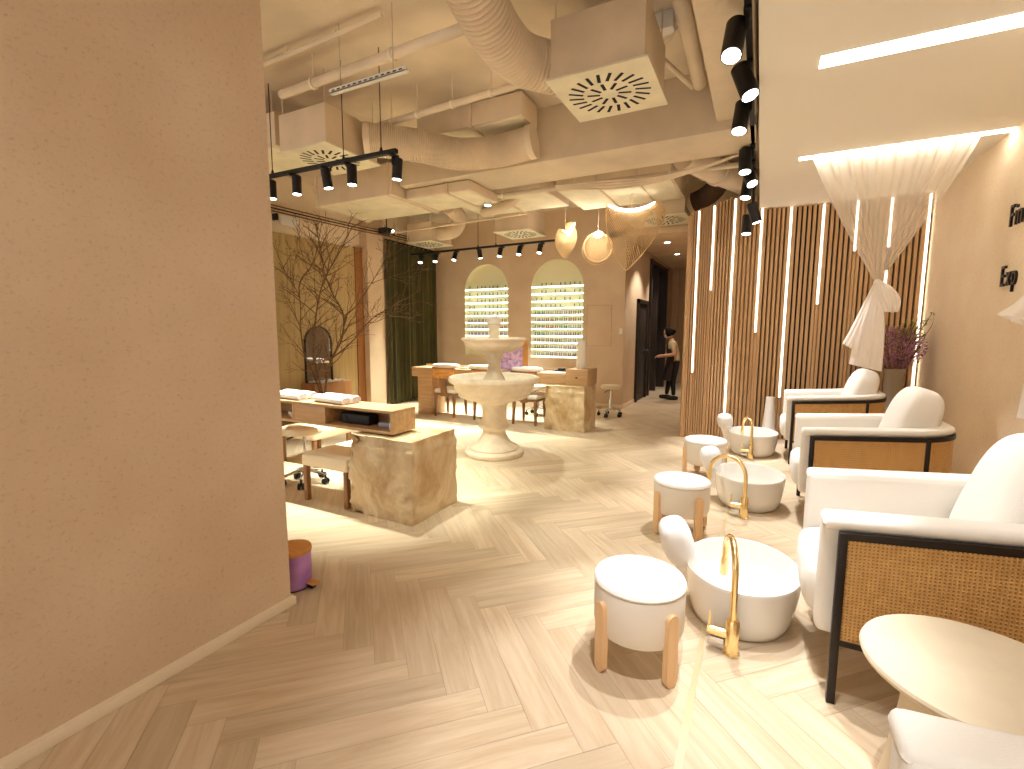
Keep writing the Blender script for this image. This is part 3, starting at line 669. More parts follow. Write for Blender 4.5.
# light of the niches' shelves is in the shelves themselves
# ================================================================== RIGHT SIDE: ARMCHAIRS
def u_path(x0, x1, y0, y1, r, n=10):
    # open U seen from above: near side, round rear corners, far side
    return [(x0, y0)]+arc((x1-r, y0+r), r, -PI/2, 0, n)+arc((x1-r, y1-r), r, 0, PI/2, n)+[(x0, y1)]
def band(b, path, prof, cap=True, rnd=0.0):
    # sweep profile (offset outward, z) along a plan path; outward = right hand side of travel
    P = [Vector((x, y, 0)) for x, y in path]; rows = []; U = [0]
    for i, p in enumerate(P):
        t = (P[min(i+1, len(P)-1)]-P[max(i-1, 0)]).normalized(); n = Vector((t.y, -t.x, 0))
        rows.append([p+n*o+Vector((0, 0, z)) for o, z in prof])
        if i: U.append(U[-1]+(P[i]-P[i-1]).length)
    if rnd:     # soften both ends: the section shrinks over the last few centimetres
        co = sum(o for o, z in prof)/len(prof); cz = sum(z for o, z in prof)/len(prof)
        def ring(i, j, f, sh):
            p = P[i]; t = (P[j]-P[i]).normalized(); n = Vector((t.y, -t.x, 0))*(1 if i == 0 else -1)
            out = []
            for o, z in prof:
                do, dz = o-co, z-cz
                o2 = co+math.copysign(max(0.0, abs(do)-sh), do); z2 = cz+math.copysign(max(0.0, abs(dz)-sh), dz)
                out.append(p+t*f+n*o2+Vector((0, 0, z2)))
            return out
        A = [ring(0, 1, rnd*(1-math.cos(a)), rnd*(1-math.sin(a))) for a in (0.0, 0.4, 0.8, 1.2)]
        Z = [ring(len(P)-1, len(P)-2, rnd*(1-math.cos(a)), rnd*(1-math.sin(a))) for a in (1.2, 0.8, 0.4, 0.0)]
        t0 = (P[1]-P[0]).normalized(); t1 = (P[-2]-P[-1]).normalized()
        rows[0] = [v+t0*rnd*1.2 for v in rows[0]]; rows[-1] = [v+t1*rnd*1.2 for v in rows[-1]]
        rows = A+rows+Z
    R = b.grid(rows, closed_u=True, cap=cap); return U, R
def round_prof(o0, o1, z0, z1, r=0.03, n=4):
    pts = []
    for (cx, cz, a0) in ((o1-r, z1-r, 0), (o0+r, z1-r, PI/2), (o0+r, z0+r, PI), (o1-r, z0+r, 1.5*PI)):
        for k in range(n+1): a = a0+PI/2*k/n; pts.append((cx+r*math.cos(a), cz+r*math.sin(a)))
    return pts
CW, CD = 0.77, 0.80
def make_chair(lb):
    t = thing('armchair', lb, 'armchair', (0, 0, 0), group='armchairs along the right wall')
    path = u_path(0.0, CD, 0.0, CW, 0.22)
    # upholstered arm-and-back shell: front faces jut a little ahead of the metal frame
    p2 = u_path(-0.06, CD-0.02, 0.028, CW-0.028, 0.2)
    b = MB().use('boucle'); band(b, p2, round_prof(-0.10, 0.0, 0.245, 0.712, 0.032, 6), rnd=0.022); b.build('upholstered_shell', parent=t, sharp=60)
    b = MB().use('boucle'); band(b, u_path(-0.062, CD-0.012, 0.022, CW-0.022, 0.205), round_prof(-0.10, 0.024, 0.668, 0.716, 0.023, 6), rnd=0.02); b.build('arm_pad', parent=t, sharp=60)
    # frame
    b = MB().use('frame_metal')
    band(b, path, [(-0.004, 0.646), (0.018, 0.646), (0.018, 0.672), (-0.004, 0.672)]); b.build('top_rail', parent=t)
    b = MB().use('frame_metal'); band(b, path, [(-0.004, 0.236), (0.016, 0.236), (0.016, 0.256), (-0.004, 0.256)]); b.build('bottom_rail', parent=t)
    for y, sg in ((0.0, -1), (CW, 1)):
        MB().use('frame_metal').box((-0.012, y-0.014+sg*0.006, 0), (0.016, y+0.014+sg*0.006, 0.672), 0.003).build('leg', parent=t)
        MB().use('frame_metal').box((0.62, y-0.011+sg*0.008, 0), (0.644, y+0.011+sg*0.008, 0.66), 0.003).build('leg', parent=t)
    # woven cane
    def cane(sub):
        b = MB().use('cane'); uvl = b.bm.loops.layers.uv.new('UVMap')
        U = 0; P = [Vector((x, y, 0)) for x, y in sub]
        nz = 1; acc = [0]
        for p, q in zip(P, P[1:]): acc.append(acc[-1]+(q-p).length)
        for i in range(len(P)-1):
            t0 = (P[i+1]-P[i]).normalized(); n = Vector((t0.y, -t0.x, 0))*0.003
            za, zb = 0.256, 0.646
            for nn in (n, -n):
                f = b.face([P[i]+nn+Vector((0, 0, za)), P[i+1]+nn+Vector((0, 0, za)), P[i+1]+nn+Vector((0, 0, zb)), P[i]+nn+Vector((0, 0, zb))], True)
                for lp, (u, v) in zip(f.loops, ((acc[i], za), (acc[i+1], za), (acc[i+1], zb), (acc[i], zb))): lp[uvl].uv = (u, v)
        return b.build('cane_panel', parent=t)
    q = u_path(0.016, CD+0.006, -0.006, CW+0.006, 0.226)
    mid = [p for p in q if p[0] > 0.62]
    cane([(0.016, -0.006), (0.62, -0.006)]); cane([(0.64, -0.006)]+[p for p in mid if p[0] > 0.64]+[(0.64, CW+0.006)]); cane([(0.62, CW+0.006), (0.016, CW+0.006)])
    # seat cushion, front bulges over the frame
    b = MB().use('boucle'); b.blob((0.33, CW/2, 0.355), (0.425, CW/2-0.125, 0.125), 0.4, 0.25, 48, 16); b.build('seat_cushion', parent=t)
    MB().use('boucle').box((-0.03, 0.125, 0.225), (0.70, CW-0.125, 0.30), 0.03).build('seat_base', parent=t)
    # loose back pillow leaning on the back
    M = Euler((0, math.radians(17), 0)).to_matrix()
    b = MB().use('boucle'); b.blob((0.60, CW/2, 0.72), (0.12, 0.25, 0.30), 0.62, 0.5, 40, 24, M=M); b.build('back_pillow', parent=t)
    # the arms climb gently towards the back
    for ch in t.children:
        if ch.name.split('.')[0] in ('upholstered_shell', 'arm_pad', 'top_rail', 'cane_panel', 'leg'):
            for v in ch.data.vertices:
                k = min(1.0, max(0.0, (v.co.z-0.25)/0.42)); v.co.z += 0.088*max(0.0, v.co.x)*k
    return t
CH = [((0.31, 2.052), 'large cream armchair with cane side in front, beside the round side table'),
      ((0.365, 3.889), 'middle cream armchair with cane side, between the nearest and the farthest one'),
      ((0.352, 5.765), 'farthest cream armchair, close to the slatted wall under the tulle'),
      ((0.31, 0.285), 'armchair at the bottom right corner of the picture showing only one white arm')]
ch0 = make_chair(CH[0][1]); ch0.location = (*CH[0][0], 0)
for (x, y), lb in CH[1:]: dup(ch0, lb, (x, y, 0))
# round side table
t = thing('side_table', 'round cream pedestal side table beside the nearest armchair', 'side table', (0.575, 1.62, 0))
MB().use('cream').lathe([(0.001, 0.462), (0.20, 0.462), (0.243, 0.470), (0.262, 0.484), (0.266, 0.495), (0.262, 0.503), (0.25, 0.507), (0.001, 0.507)], n=64).build('table_top', parent=t)
MB().use('cream').lathe([(0.001, 0), (0.200, 0), (0.203, 0.01), (0.185, 0.15), (0.165, 0.3), (0.155, 0.42), (0.16, 0.463), (0.001, 0.463)], n=48).build('pedestal', parent=t)
# ================================================================== BASINS, TAPS, FOOTSTOOLS
def make_basin(lb, cc, cs, tilt):
    t = thing('foot_basin', lb, 'basin', (0, 0, 0), group='foot basins')
    prof = [(0.001, 0.0), (0.80, 0.0), (0.845, 0.008), (0.885, 0.035), (0.935, 0.09), (0.975, 0.155), (0.998, 0.215), (1.0, 0.226), (0.992, 0.232), (0.968, 0.23), (0.95, 0.215), (0.905, 0.14), (0.83, 0.06), (0.7, 0.04), (0.001, 0.036)]
    prof = [(r_, z_*1.08) for r_, z_ in prof]
    MB().use('porcelain').lathe(prof, n=72, sx=0.262, sy=0.318).build('bowl', parent=t, sharp=50)
    # arm of the footrest grown from the rim, and its white cover
    b = MB().use('porcelain'); b.tube(smooth_path([(-0.235, 0.02, 0.10), (-0.262, 0.01, 0.2), (-0.285, 0.0, 0.27), (-0.31, 0.0, 0.33)], 5), [0.06]*6+[0.062]*5+[0.05]*5, 16); b.build('footrest_neck', parent=t)
    M = Euler((0.10, math.radians(tilt), 0.25)).to_matrix()
    b = MB().use('towel'); b.blob(cc, cs, 0.72, 0.72, 36, 22, M=M); b.build('footrest_cover', parent=t)
    MB().use('chrome').lathe([(0.001, 0.038), (0.022, 0.038), (0.02, 0.043), (0.001, 0.043)], n=20).build('drain', parent=t)
    return t
BL = ['nearest white oval foot basin with a covered footrest', 'middle white oval foot basin with a covered footrest', 'farthest white oval foot basin, near the slatted wall']
BP = [(-0.02, 2.545), (-0.015, 4.29), (-0.012, 6.13)]
COV = [((-0.305, -0.045, 0.325), (0.08, 0.108, 0.118), -20), ((-0.298, -0.03, 0.35), (0.082, 0.092, 0.088), -10), ((-0.300, -0.03, 0.352), (0.084, 0.09, 0.086), -8)]
for p, lb, cv in zip(BP, BL, COV): make_basin(lb, *cv).location = (*p, 0)
def make_tap(lb, loc, rz, reach, h=0.5):
    t = thing('floor_tap', lb, 'tap', (*loc, 0), rz, group='gold floor taps')
    g = 'gold'
    MB().use(g).lathe([(0.001, 0), (0.036, 0), (0.036, 0.006), (0.029, 0.01), (0.029, 0.15), (0.024, 0.158), (0.001, 0.158)], n=28).build('body', parent=t)
    r = reach/2; zt = h-r-0.012
    pth = [(0, 0, 0.15), (0, 0, 0.25)]+[(0, 0, zt)]+[(r-r*math.cos(PI*k/16), 0, zt+r*math.sin(PI*k/16)) for k in range(1, 17)]+[(reach+0.004, 0, zt-0.03)]
    MB().use(g).tube(pth, 0.0145, 16).build('spout', parent=t)
    MB().use(g).tube([(reach+0.004, 0, zt-0.025), (reach+0.008, 0, zt-0.05), (reach+0.012, 0, zt-0.12)], [0.014, 0.018, 0.017], 20).build('spray_head', parent=t)
    A = Matrix.Rotation(math.radians(86)-rz, 4, 'Z')      # the mixer arm always faces the footstools
    def q(x, y, z): return A @ Vector((x, y, z))
    b = MB().use(g); b.cyl(q(0, 0.02, 0.085), q(0.0, 0.085, 0.085), 0.021, n=20).cyl(q(0.0, 0.085, 0.085), q(0.0, 0.10, 0.085), 0.016, n=20); b.build('mixer_arm', parent=t)
    MB().use(g).tube([q(0, 0.092, 0.09), q(0, 0.094, 0.17)], [0.006, 0.0045], 10).build('lever', parent=t)
    MB().use('chrome').box((-0.012, 0.03, 0.03), (0.012, 0.09, 0.06), 0.003, M=A).build('valve', parent=t)
    return t
make_tap('nearest gold swan-neck floor tap, in front of the first basin', (-0.037, 2.17), math.radians(104), 0.21, 0.49)
make_tap('middle gold swan-neck floor tap with a wide arch, in front of the second basin', (-0.035, 3.9), math.radians(158), 0.275, 0.46)
make_tap('farthest gold swan-neck floor tap, in front of the last basin', (-0.02, 5.80), math.radians(118), 0.2, 0.45)
def make_pouf(lb):
    t = thing('footstool', lb, 'stool', (0, 0, 0), group='round footstools')
    MB().use('pouf_side').lathe([(0.001, 0.135), (0.15, 0.137), (0.178, 0.15), (0.186, 0.175), (0.188, 0.340), (0.184, 0.347), (0.001, 0.347)], n=56).build('drum', parent=t)
    MB().use('pouf_top').lathe([(0.001, 0.347), (0.178, 0.347), (0.187, 0.352), (0.190, 0.360), (0.184, 0.372), (0.14, 0.382), (0.001, 0.386)], n=56).build('seat_pad', parent=t)
    for k in range(4):
        a = math.radians(53+90*k); d = Vector((math.cos(a), math.sin(a), 0)); s_ = Vector((-d.y, d.x, 0))
        b = MB().use('leg_wood'); w2 = 0.026; pts = []
        for (zc, a0) in ((0.275, 0), (0.026, PI)):
            for j in range(9): q = a0+PI*j/8; pts.append((w2*math.cos(q), zc+w2*math.sin(q)))
        fr = [d*0.205+s_*p[0]+Vector((0, 0, p[1])) for p in pts]; bk = [d*0.178+s_*p[0]+Vector((0, 0, p[1])) for p in pts]
        b.grid([bk, fr], closed_u=True, cap=True, smooth=False); b.build('leg', parent=t)
    MB().use('pouf_side').box((-0.205, -0.012, 0.325), (-0.186, 0.012, 0.352), 0.003, M=Matrix.Rotation(math.radians(-25), 4, 'Z')).build('tag_loop', parent=t)
    return t
PP = [(-0.398, 1.96), (-0.43, 3.44), (-0.408, 4.86)]
PL = ['nearest round upholstered footstool on four pale wood legs', 'middle round upholstered footstool on four pale wood legs', 'farthest round upholstered footstool, by the slatted wall']
p0 = make_pouf(PL[0]); p0.location = (*PP[0], 0)
dup(p0, PL[1], (*PP[1], 0), math.radians(-9)); dup(p0, PL[2], (*PP[2], 0), math.radians(-27))
# tall white vase in front of the slats
tag(MB().use('white_ceramic').lathe([(0.001, 0), (0.085, 0), (0.09, 0.008), (0.088, 0.02), (0.05, 0.56), (0.053, 0.575), (0.046, 0.575), (0.04, 0.5), (0.001, 0.45)], n=40).build('floor_vase', loc=(0.165, 6.86, 0)), 'tall tapering white floor vase against the slatted wall behind the last basin', 'vase')
# ---- flowers
def flowers():
    o = Vector((1.345, 6.62, 0)); rnd = random.Random(5)
    t = thing('flower_vase', 'tall glass vase of mauve heather and green sprigs in the corner by the slatted wall', 'vase of flowers', o)
    MB().use('glass').lathe([(0.001, 0), (0.11, 0), (0.115, 0.01), (0.10, 0.35), (0.085, 0.7), (0.10, 0.95), (0.115, 1.0), (0.11, 1.0), (0.095, 0.95), (0.078, 0.7), (0.09, 0.35), (0.10, 0.02), (0.001, 0.02)], n=32).build('glass_vase', parent=t)
    b = MB().use('bark')
    for k in range(16):
        a = rnd.random()*2*PI; e = Vector((0.2*math.cos(a), 0.2*math.sin(a), 1.25)); s_ = Vector((0.05*math.cos(a+2.6), 0.05*math.sin(a+2.6), 0.05))
        b.tube([s_, Vector((0.02*math.cos(a), 0.02*math.sin(a), 0.85)), e], 0.004, 5)
    b.build('stems', parent=t)
    b = MB().use('heather')
    for k in range(2600):
        while True:
            v = Vector((rnd.uniform(-1, 1), rnd.uniform(-1, 1), rnd.uniform(-1, 1)))
            if 0.35 < v.length < 1: break
        p = Vector((v.x*0.27-0.02, v.y*0.2, 1.23+v.z*0.23)); d = (v+Vector((rnd.gauss(0, .5), rnd.gauss(0, .5), rnd.gauss(0.3, .5)))).normalized()
        s_ = d.orthogonal().normalized()*0.007; l = rnd.uniform(0.015, 0.04)
        b.face([p-s_, p+d*l*0.6+s_*0.9, p+d*l]); b.face([p+s_, p+d*l*0.5-s_, p+d*l*0.9+s_])
    o1 = b.build('heather_blooms', parent=t); o1['kind'] = 'stuff'
    b = MB().use('bark'); lf = MB().use('leaf')
    for k in range(26):
        right = k < 9
        x = rnd.uniform(0.1, 0.28) if right else rnd.uniform(-0.2, 0.2)
        top = Vector((x*(1.25 if right else 1.0), rnd.uniform(-0.12, 0.05), rnd.uniform(1.3, 1.62) if right else rnd.uniform(1.36, 1.52))); bot = Vector((x*0.25, 0, 1.0))
        pts = smooth_path([bot, bot.lerp(top, 0.5)+Vector((rnd.uniform(-.03, .03), 0, .02)), top], 6); b.tube(pts, 0.003, 4)
        for j in range(14):
            p = pts[rnd.randrange(len(pts)//2, len(pts))]; d = Vector((rnd.gauss(0, 1), rnd.gauss(0, 1), rnd.gauss(0.4, .6))).normalized(); s_ = d.orthogonal().normalized()*0.009; l = rnd.uniform(0.02, 0.045)
            lf.face([p, p+d*l*0.5+s_, p+d*l, p+d*l*0.5-s_])
    for q in (b, lf):
        for v in q.bm.verts: v.co.x = min(v.co.x, 0.285)
    b.build('sprig_stems', parent=t); lf.build('leaves', parent=t)['kind'] = 'stuff'
flowers()
# ---- tulle drapes
def tulle(lb, top0, top1, y, knot, tail, seedv, folds=9, group='tulle drapes'):
    kx, kz = knot; rnd = random.Random(seedv); root = thing('tulle_drape', lb, 'curtain', (kx, y, kz), group=group); o = Vector((kx, y, kz))
    b = MB().use('tulle'); rows = []; n = 120; m = 26
    ph = [rnd.uniform(0.6, 1.4) for _ in range(folds+2)]
    for i in range(m+1):
        f = i/m; row = []
        for j in range(n+1):
            u = j/n; xt = top0+(top1-top0)*u
            g = f**1.12
            x = xt+(kx+(u-0.5)*0.05-xt)*g; z = SOF-0.003+(kz-SOF)*f
            am = 0.035*(1-f)**0.7+0.012
            yy = y+am*math.sin(u*folds*2*PI+1.3*math.sin(u*11+seedv))+0.4*am*math.sin(u*37+seedv)
            row.append(Vector((x, yy, z))-o)
        rows.append(row)
    b.grid(rows); b.build('drape', parent=root, sharp=180)
    b = MB().use('tulle_dense'); b.blob((0, 0, -0.02), (0.03, 0.03, 0.035), n=20, m=12)
    b.build('knot', parent=root)
    b = MB().use('tulle_dense')
    for (pts_l, pts_r, dy) in tail:
        # a hanging lobe between a left and a right edge line, lightly pleated front and back
        Lp, Rp = smooth_path([Vector((x, 0, z)) for x, z in pts_l], 8), smooth_path([Vector((x, 0, z)) for x, z in pts_r], 8)
        nn = 40; fr = []; bk = []
        for i in range(len(Lp)):
            f = i/(len(Lp)-1); a, c = Lp[i], Rp[i]; rowf = []; rowb = []
            for j in range(nn+1):
                u = j/nn; p = a.lerp(c, u)
                th = (0.012+0.05*min(1, f*2))*math.sqrt(max(0.0, 1-(2*u-1)**2))
                pl = 0.012*f*math.sin(u*16+seedv+dy*40)+0.006*f*math.sin(u*33)
                rowf.append(Vector((p.x, y+dy-th+pl, p.z))-o); rowb.append(Vector((p.x, y+dy+th+pl, p.z))-o)
            fr.append(rowf); bk.append(rowb)
        b.grid(fr); b.grid([r[::-1] for r in bk])
    b.build('tail', parent=root, sharp=180)
tulle('white tulle draped from the ceiling light strip and knotted in the middle, tail hanging', 0.335, 1.475, 5.19, (0.878, 1.845),
      [([(0.862, 1.84), (0.80, 1.66), (0.715, 1.42), (0.665, 1.30)], [(0.875, 1.84), (0.85, 1.6), (0.80, 1.35), (0.76, 1.24)], 0.03),
       ([(0.868, 1.84), (0.82, 1.66), (0.755, 1.4), (0.725, 1.115)], [(0.90, 1.84), (0.935, 1.66), (0.965, 1.35), (0.968, 1.055)], 0.0),
       ([(0.88, 1.845), (0.885, 1.76), (0.90, 1.66), (0.945, 1.575)], [(0.90, 1.84), (0.99, 1.77), (1.045, 1.67), (1.035, 1.57)], -0.03)], 3)
tulle('second white tulle drape at the right picture edge, only its bow corner showing', 1.14, 1.62, 3.44, (1.33, 1.68),
      [([(1.315, 1.68), (1.235, 1.64), (1.175, 1.56), (1.106, 1.498)], [(1.345, 1.66), (1.335, 1.58), (1.32, 1.48), (1.30, 1.40)], -0.02),
       ([(1.32, 1.67), (1.30, 1.5), (1.26, 1.2), (1.24, 0.95)], [(1.35, 1.67), (1.42, 1.5), (1.46, 1.2), (1.47, 0.93)], 0.02)], 8, folds=5)
# ---- wall letters
def letters(txt, y, z, h, cond, lab):
    for k, ch in enumerate(txt):
        cu = bpy.data.curves.new('glyph', 'FONT'); cu.body = ch; cu.size = 1.0; cu.extrude = 0.05
        o = bpy.data.objects.new('glyph', cu); C.objects.link(o)
        bpy.context.view_layer.update()
        me = bpy.data.meshes.new_from_object(o.evaluated_get(bpy.context.evaluated_depsgraph_get()))
        bpy.data.objects.remove(o)
        xs = [v.co.x for v in me.vertices]; w = max(xs)-min(xs); x0 = min(xs)
        s = h/0.73
        for v in me.vertices:
            p = v.co; # glyph x -> -Y, y -> Z, extrude -> towards the room
            v.co = Vector((-0.009-p.z*0.16, -(p.x-x0)*s*cond, p.y*s))
        me.materials.append(MATS['letter'])
        lo = bpy.data.objects.new('wall_letter', me); C.objects.link(lo); lo.location = (RX, y, z)
        tag(lo, 'black raised letter '+ch+' '+lab, 'letter', 'black letters on the right wall')
        y -= w*s*cond+0.026
letters('Fin', 5.05, 2.195, 0.168, 0.72, 'of the upper word on the right wall')
letters('Exp', 5.09, 1.752, 0.165, 0.66, 'of the lower word on the right wall')
# ================================================================== LEFT SIDE: MANICURE TABLES
def hnoise(p, s):
    from mathutils import noise
    return noise.fractal(p*s, 0.8, 2.0, 5)
def stone_block(lb, x0, x1, y0, y1, h, rough, sd):
    # split-faced block: sawn top and end, broken long faces
    b = MB().use('stone'); n = 22; c = Vector(((x0+x1)/2, (y0+y1)/2, 0)); off = Vector((sd, sd*2, sd*3))
    bmesh.ops.create_cube(b.bm, size=1.0)
    bmesh.ops.subdivide_edges(b.bm, edges=b.bm.edges[:], cuts=n, use_grid_fill=True)
    for v in b.bm.verts:
        nrm = Vector((v.co.x if abs(v.co.x) > 0.499 else 0, v.co.y if abs(v.co.y) > 0.499 else 0, 0))
        p = Vector((v.co.x*(x1-x0), v.co.y*(y1-y0), (v.co.z+0.5)*h))
        k = hnoise(p+off, 3.0)*0.05+hnoise(p+off, 9.0)*0.012
        amt = rough if abs(nrm.y) > 0 and nrm.y < 0 else rough*0.45
        if nrm.length: p -= nrm.normalized()*(abs(k)*amt+ (0.02*amt if p.z > h*0.9 else 0))
        if abs(nrm.x) > 0.4 and abs(nrm.y) > 0.4: p += Vector((0, 0, 0))
        if v.co.z > 0.499: p.z += hnoise(p+off, 8)*0.006
        v.co = p
    for f in b.bm.faces: f.smooth = True; f.material_index = 0
    o = b.build('stone_block', loc=c, sharp=40); return tag(o, lb, 'stone block')
stone_block('rough-faced beige onyx block carrying the near manicure table', -2.76, -2.135, 2.6, 3.17, 0.61, 1.3, 3.1)
stone_block('rough-faced beige onyx block carrying the far manicure table behind the fountain', -2.68, -2.08, 6.2, 6.72, 0.63, 1.0, 8.7)
def table_near():
    x0, x1, y0, y1, z0, z1 = -4.75, -2.385, 2.69, 2.96, 0.625, 0.805; th = 0.022
    t = thing('manicure_table', 'long oak box table with open front niches resting on the near stone block', 'table', (x1, y0, z0))
    o = Vector((x1, y0, z0)); w = 'counter_wood'
    def bx(name, lo, hi): return MB().use(w).box(Vector(lo)-o, Vector(hi)-o, 0.002).build(name, parent=t)
    bx('table_top', (x0, y0, z1-th), (x1, y1, z1)); bx('bottom_board', (x0, y0, z0), (x1, y1, z0+th))
    bx('end_panel', (x1-th, y0+0.001, z0+th), (x1, y1, z1-th)); bx('end_panel', (x0, y0+0.001, z0+th), (x0+th, y1, z1-th))
    bx('back_panel', (x0+th, y1-th, z0+th), (x1-th, y1, z1-th))
    for x in (-3.10, -3.47, -4.05): bx('divider', (x-0.011, y0+0.002, z0+th), (x+0.011, y1-th, z1-th))
    d = bx('drawer', (-3.457, y0+0.003, z0+th+0.002), (-3.113, y1-0.05, z1-th-0.002))
    MB().use('stone').box(Vector((x1-0.33, y0+0.06, 0.598))-o, Vector((x1-0.06, y1-0.02, z0))-o, 0.003).build('support_plate', parent=t)
    # leg block at the hidden end
    MB().use(w).box(Vector((-4.7, y0+0.03, 0))-o, Vector((-4.35, y1-0.03, z0))-o, 0.003).build('leg', parent=t)
    zs = z0+th
    tag(MB().use('rubber').box((-0.16, -0.06, 0), (0.16, 0.06, 0.085), 0.02).cyl((-0.1, -0.06, 0.045), (-0.1, -0.066, 0.045), 0.025).build('nail_dryer', loc=(-2.86, 2.84, zs)), 'black box device inside the open niche of the near table', 'device')
    t2 = thing('polish_bottle', 'small white bottle with a blue cap at the right end of the near table niche', 'bottle', (-2.435, 2.75, zs))
    MB().use('white_plastic').box((-0.02, -0.018, 0), (0.02, 0.018, 0.06), 0.006).build('bottle_body', parent=t2)
    MB().use('polish_teal').cyl((0, 0, 0.06), (0, 0, 0.1), 0.014).build('cap', parent=t2)
    tag(MB().use('polish_grey').box((-0.06, -0.03, 0), (0.06, 0.03, 0.04), 0.008).build('case', loc=(-2.56, 2.82, zs)), 'grey case behind the small bottle in the near table niche', 'case')
    tag(MB().use('white_ceramic').lathe([(0.001, 0), (0.025, 0), (0.045, 0.025), (0.05, 0.05), (0.044, 0.05), (0.02, 0.008), (0.001, 0.006)], n=24).build('bowl', loc=(-3.58, 2.79, zs)), 'small white bowl in the left niche of the near table', 'bowl')
    return z1
zt = table_near()
def towel_roll(lb, loc, rz, L=0.38, W=0.2, H=0.062, prints=True, group=None):
    # hand towel folded over twice: two rolls side by side
    t = thing('rolled_towel', lb, 'towel', loc, rz, group)
    b = MB().use('towel')
    for s_ in (-1, 1):
        rows = []; n = 26; cx = s_*W*0.24
        for i, x in enumerate((-L/2, -L/2+0.012, -L/4, 0, L/4, L/2-0.012, L/2)):
            k = 0.9 if i in (0, 6) else 1.0
            rows.append([(x, cx+W*0.265*k*math.cos(2*PI*j/n), H/2+H/2*k*math.copysign(abs(math.sin(2*PI*j/n))**0.85, math.sin(2*PI*j/n))) for j in range(n)])
        b.grid(rows, closed_u=True, cap=True)
    b.box((-L/2+0.01, -W*0.3, 0.0), (L/2-0.01, W*0.3, H*0.72), 0.01)
    b.build('towel_body', parent=t)
    if prints:
        b = MB().use('towel_print')
        for s_ in (-1, 1):
            cx = s_*W*0.24; sp = []
            for j in range(34):
                a = j*0.42; rr = 0.15+0.85*j/34
                sp.append((L/2+0.001, cx+W*0.22*rr*math.cos(a), H/2+H*0.40*rr*math.sin(a)))
            b.tube(sp, 0.0016, 5)
        b.build('end_spiral', parent=t)
    return t
towel_roll('white towel rolled up with a printed end near the right end of the near table', (-3.10, 2.825, zt), math.radians(-6))
towel_roll('white towel rolled up next to the plaster wall on the near table', (-3.62, 2.83, zt), math.radians(-4))
def ottoman(lb, x0, x1, y0, y1, h):
    t = thing('client_stool', lb, 'stool', ((x0+x1)/2, (y0+y1)/2, 0)); w, d = (x1-x0)/2, (y1-y0)/2
    MB().use('ivory_leather').box((-w, -d, h-0.105), (w, d, h), 0.022, 3).build('seat', parent=t)
    for sx in (-1, 1):
        for sy in (-1, 1):
            MB().use('chair_wood').box((sx*(w-0.03)-0.02, sy*(d-0.03)-0.02, 0), (sx*(w-0.03)+0.02, sy*(d-0.03)+0.02, h-0.105), 0.004).build('leg', parent=t)
    return t
ottoman('square ivory leather stool on brown wooden legs beside the near stone block', -3.295, -2.785, 2.61, 3.18, 0.40)
ottoman('ivory leather seat on brown wooden legs half hidden by the plaster wall', -4.5, -3.96, 3.3, 3.82, 0.38)
def rolling_stool(lb, loc, h, r, group='rolling stools', rz=0.0):
    t = thing('rolling_stool', lb, 'stool', (*loc, 0), rz, group)
    MB().use('ivory_leather').lathe([(0.001, h-0.065), (r-0.02, h-0.065), (r-0.003, h-0.05), (r, h-0.03), (r-0.012, h-0.006), (r*0.6, h), (0.001, h+0.002)], n=36).build('seat', parent=t)
    MB().use('chrome').cyl((0, 0, 0.11), (0, 0, h*0.55), 0.024, n=16).cyl((0, 0, h*0.5), (0, 0, h-0.06), 0.014, n=16).build('gas_column', parent=t)
    MB().use('black_metal').tube([(0.01, 0, h-0.08), (-0.07, -0.05, h-0.09), (-0.12, -0.09, h-0.12)], 0.008, 8).build('lever', parent=t)
    for k in range(5):
        a = 2*PI*k/5+0.35; d = Vector((math.cos(a), math.sin(a), 0)); s_ = Vector((-d.y, d.x, 0))
        lg = MB().use('chrome').tube([Vector((0, 0, 0.125)), d*0.09+Vector((0, 0, 0.115)), d*0.19+Vector((0, 0, 0.085))], [0.02, 0.016, 0.012], 10).build('leg', parent=t)
        c = d*0.19
        MB().use('rubber').cyl(c+s_*0.008+Vector((0, 0, 0.028)), c+s_*0.026+Vector((0, 0, 0.028)), 0.028, n=16).cyl(c-s_*0.026+Vector((0, 0, 0.028)), c-s_*0.008+Vector((0, 0, 0.028)), 0.028, n=16).cyl(c+Vector((0, 0, 0.03)), c+Vector((0, 0, 0.085)), 0.009, n=8).build('caster', parent=lg)
    return t
rolling_stool('chrome rolling stool under the near table beside the plaster wall', (-3.64, 2.93), 0.53, 0.165)
rolling_stool('white rolling stool by the corridor corner, right of the far stone block', (-2.14, 7.72), 0.52, 0.165, rz=0.5)
rolling_stool('chrome rolling stool behind the far table, mostly hidden by its chairs', (-3.25, 7.25), 0.5, 0.165, rz=0.9)
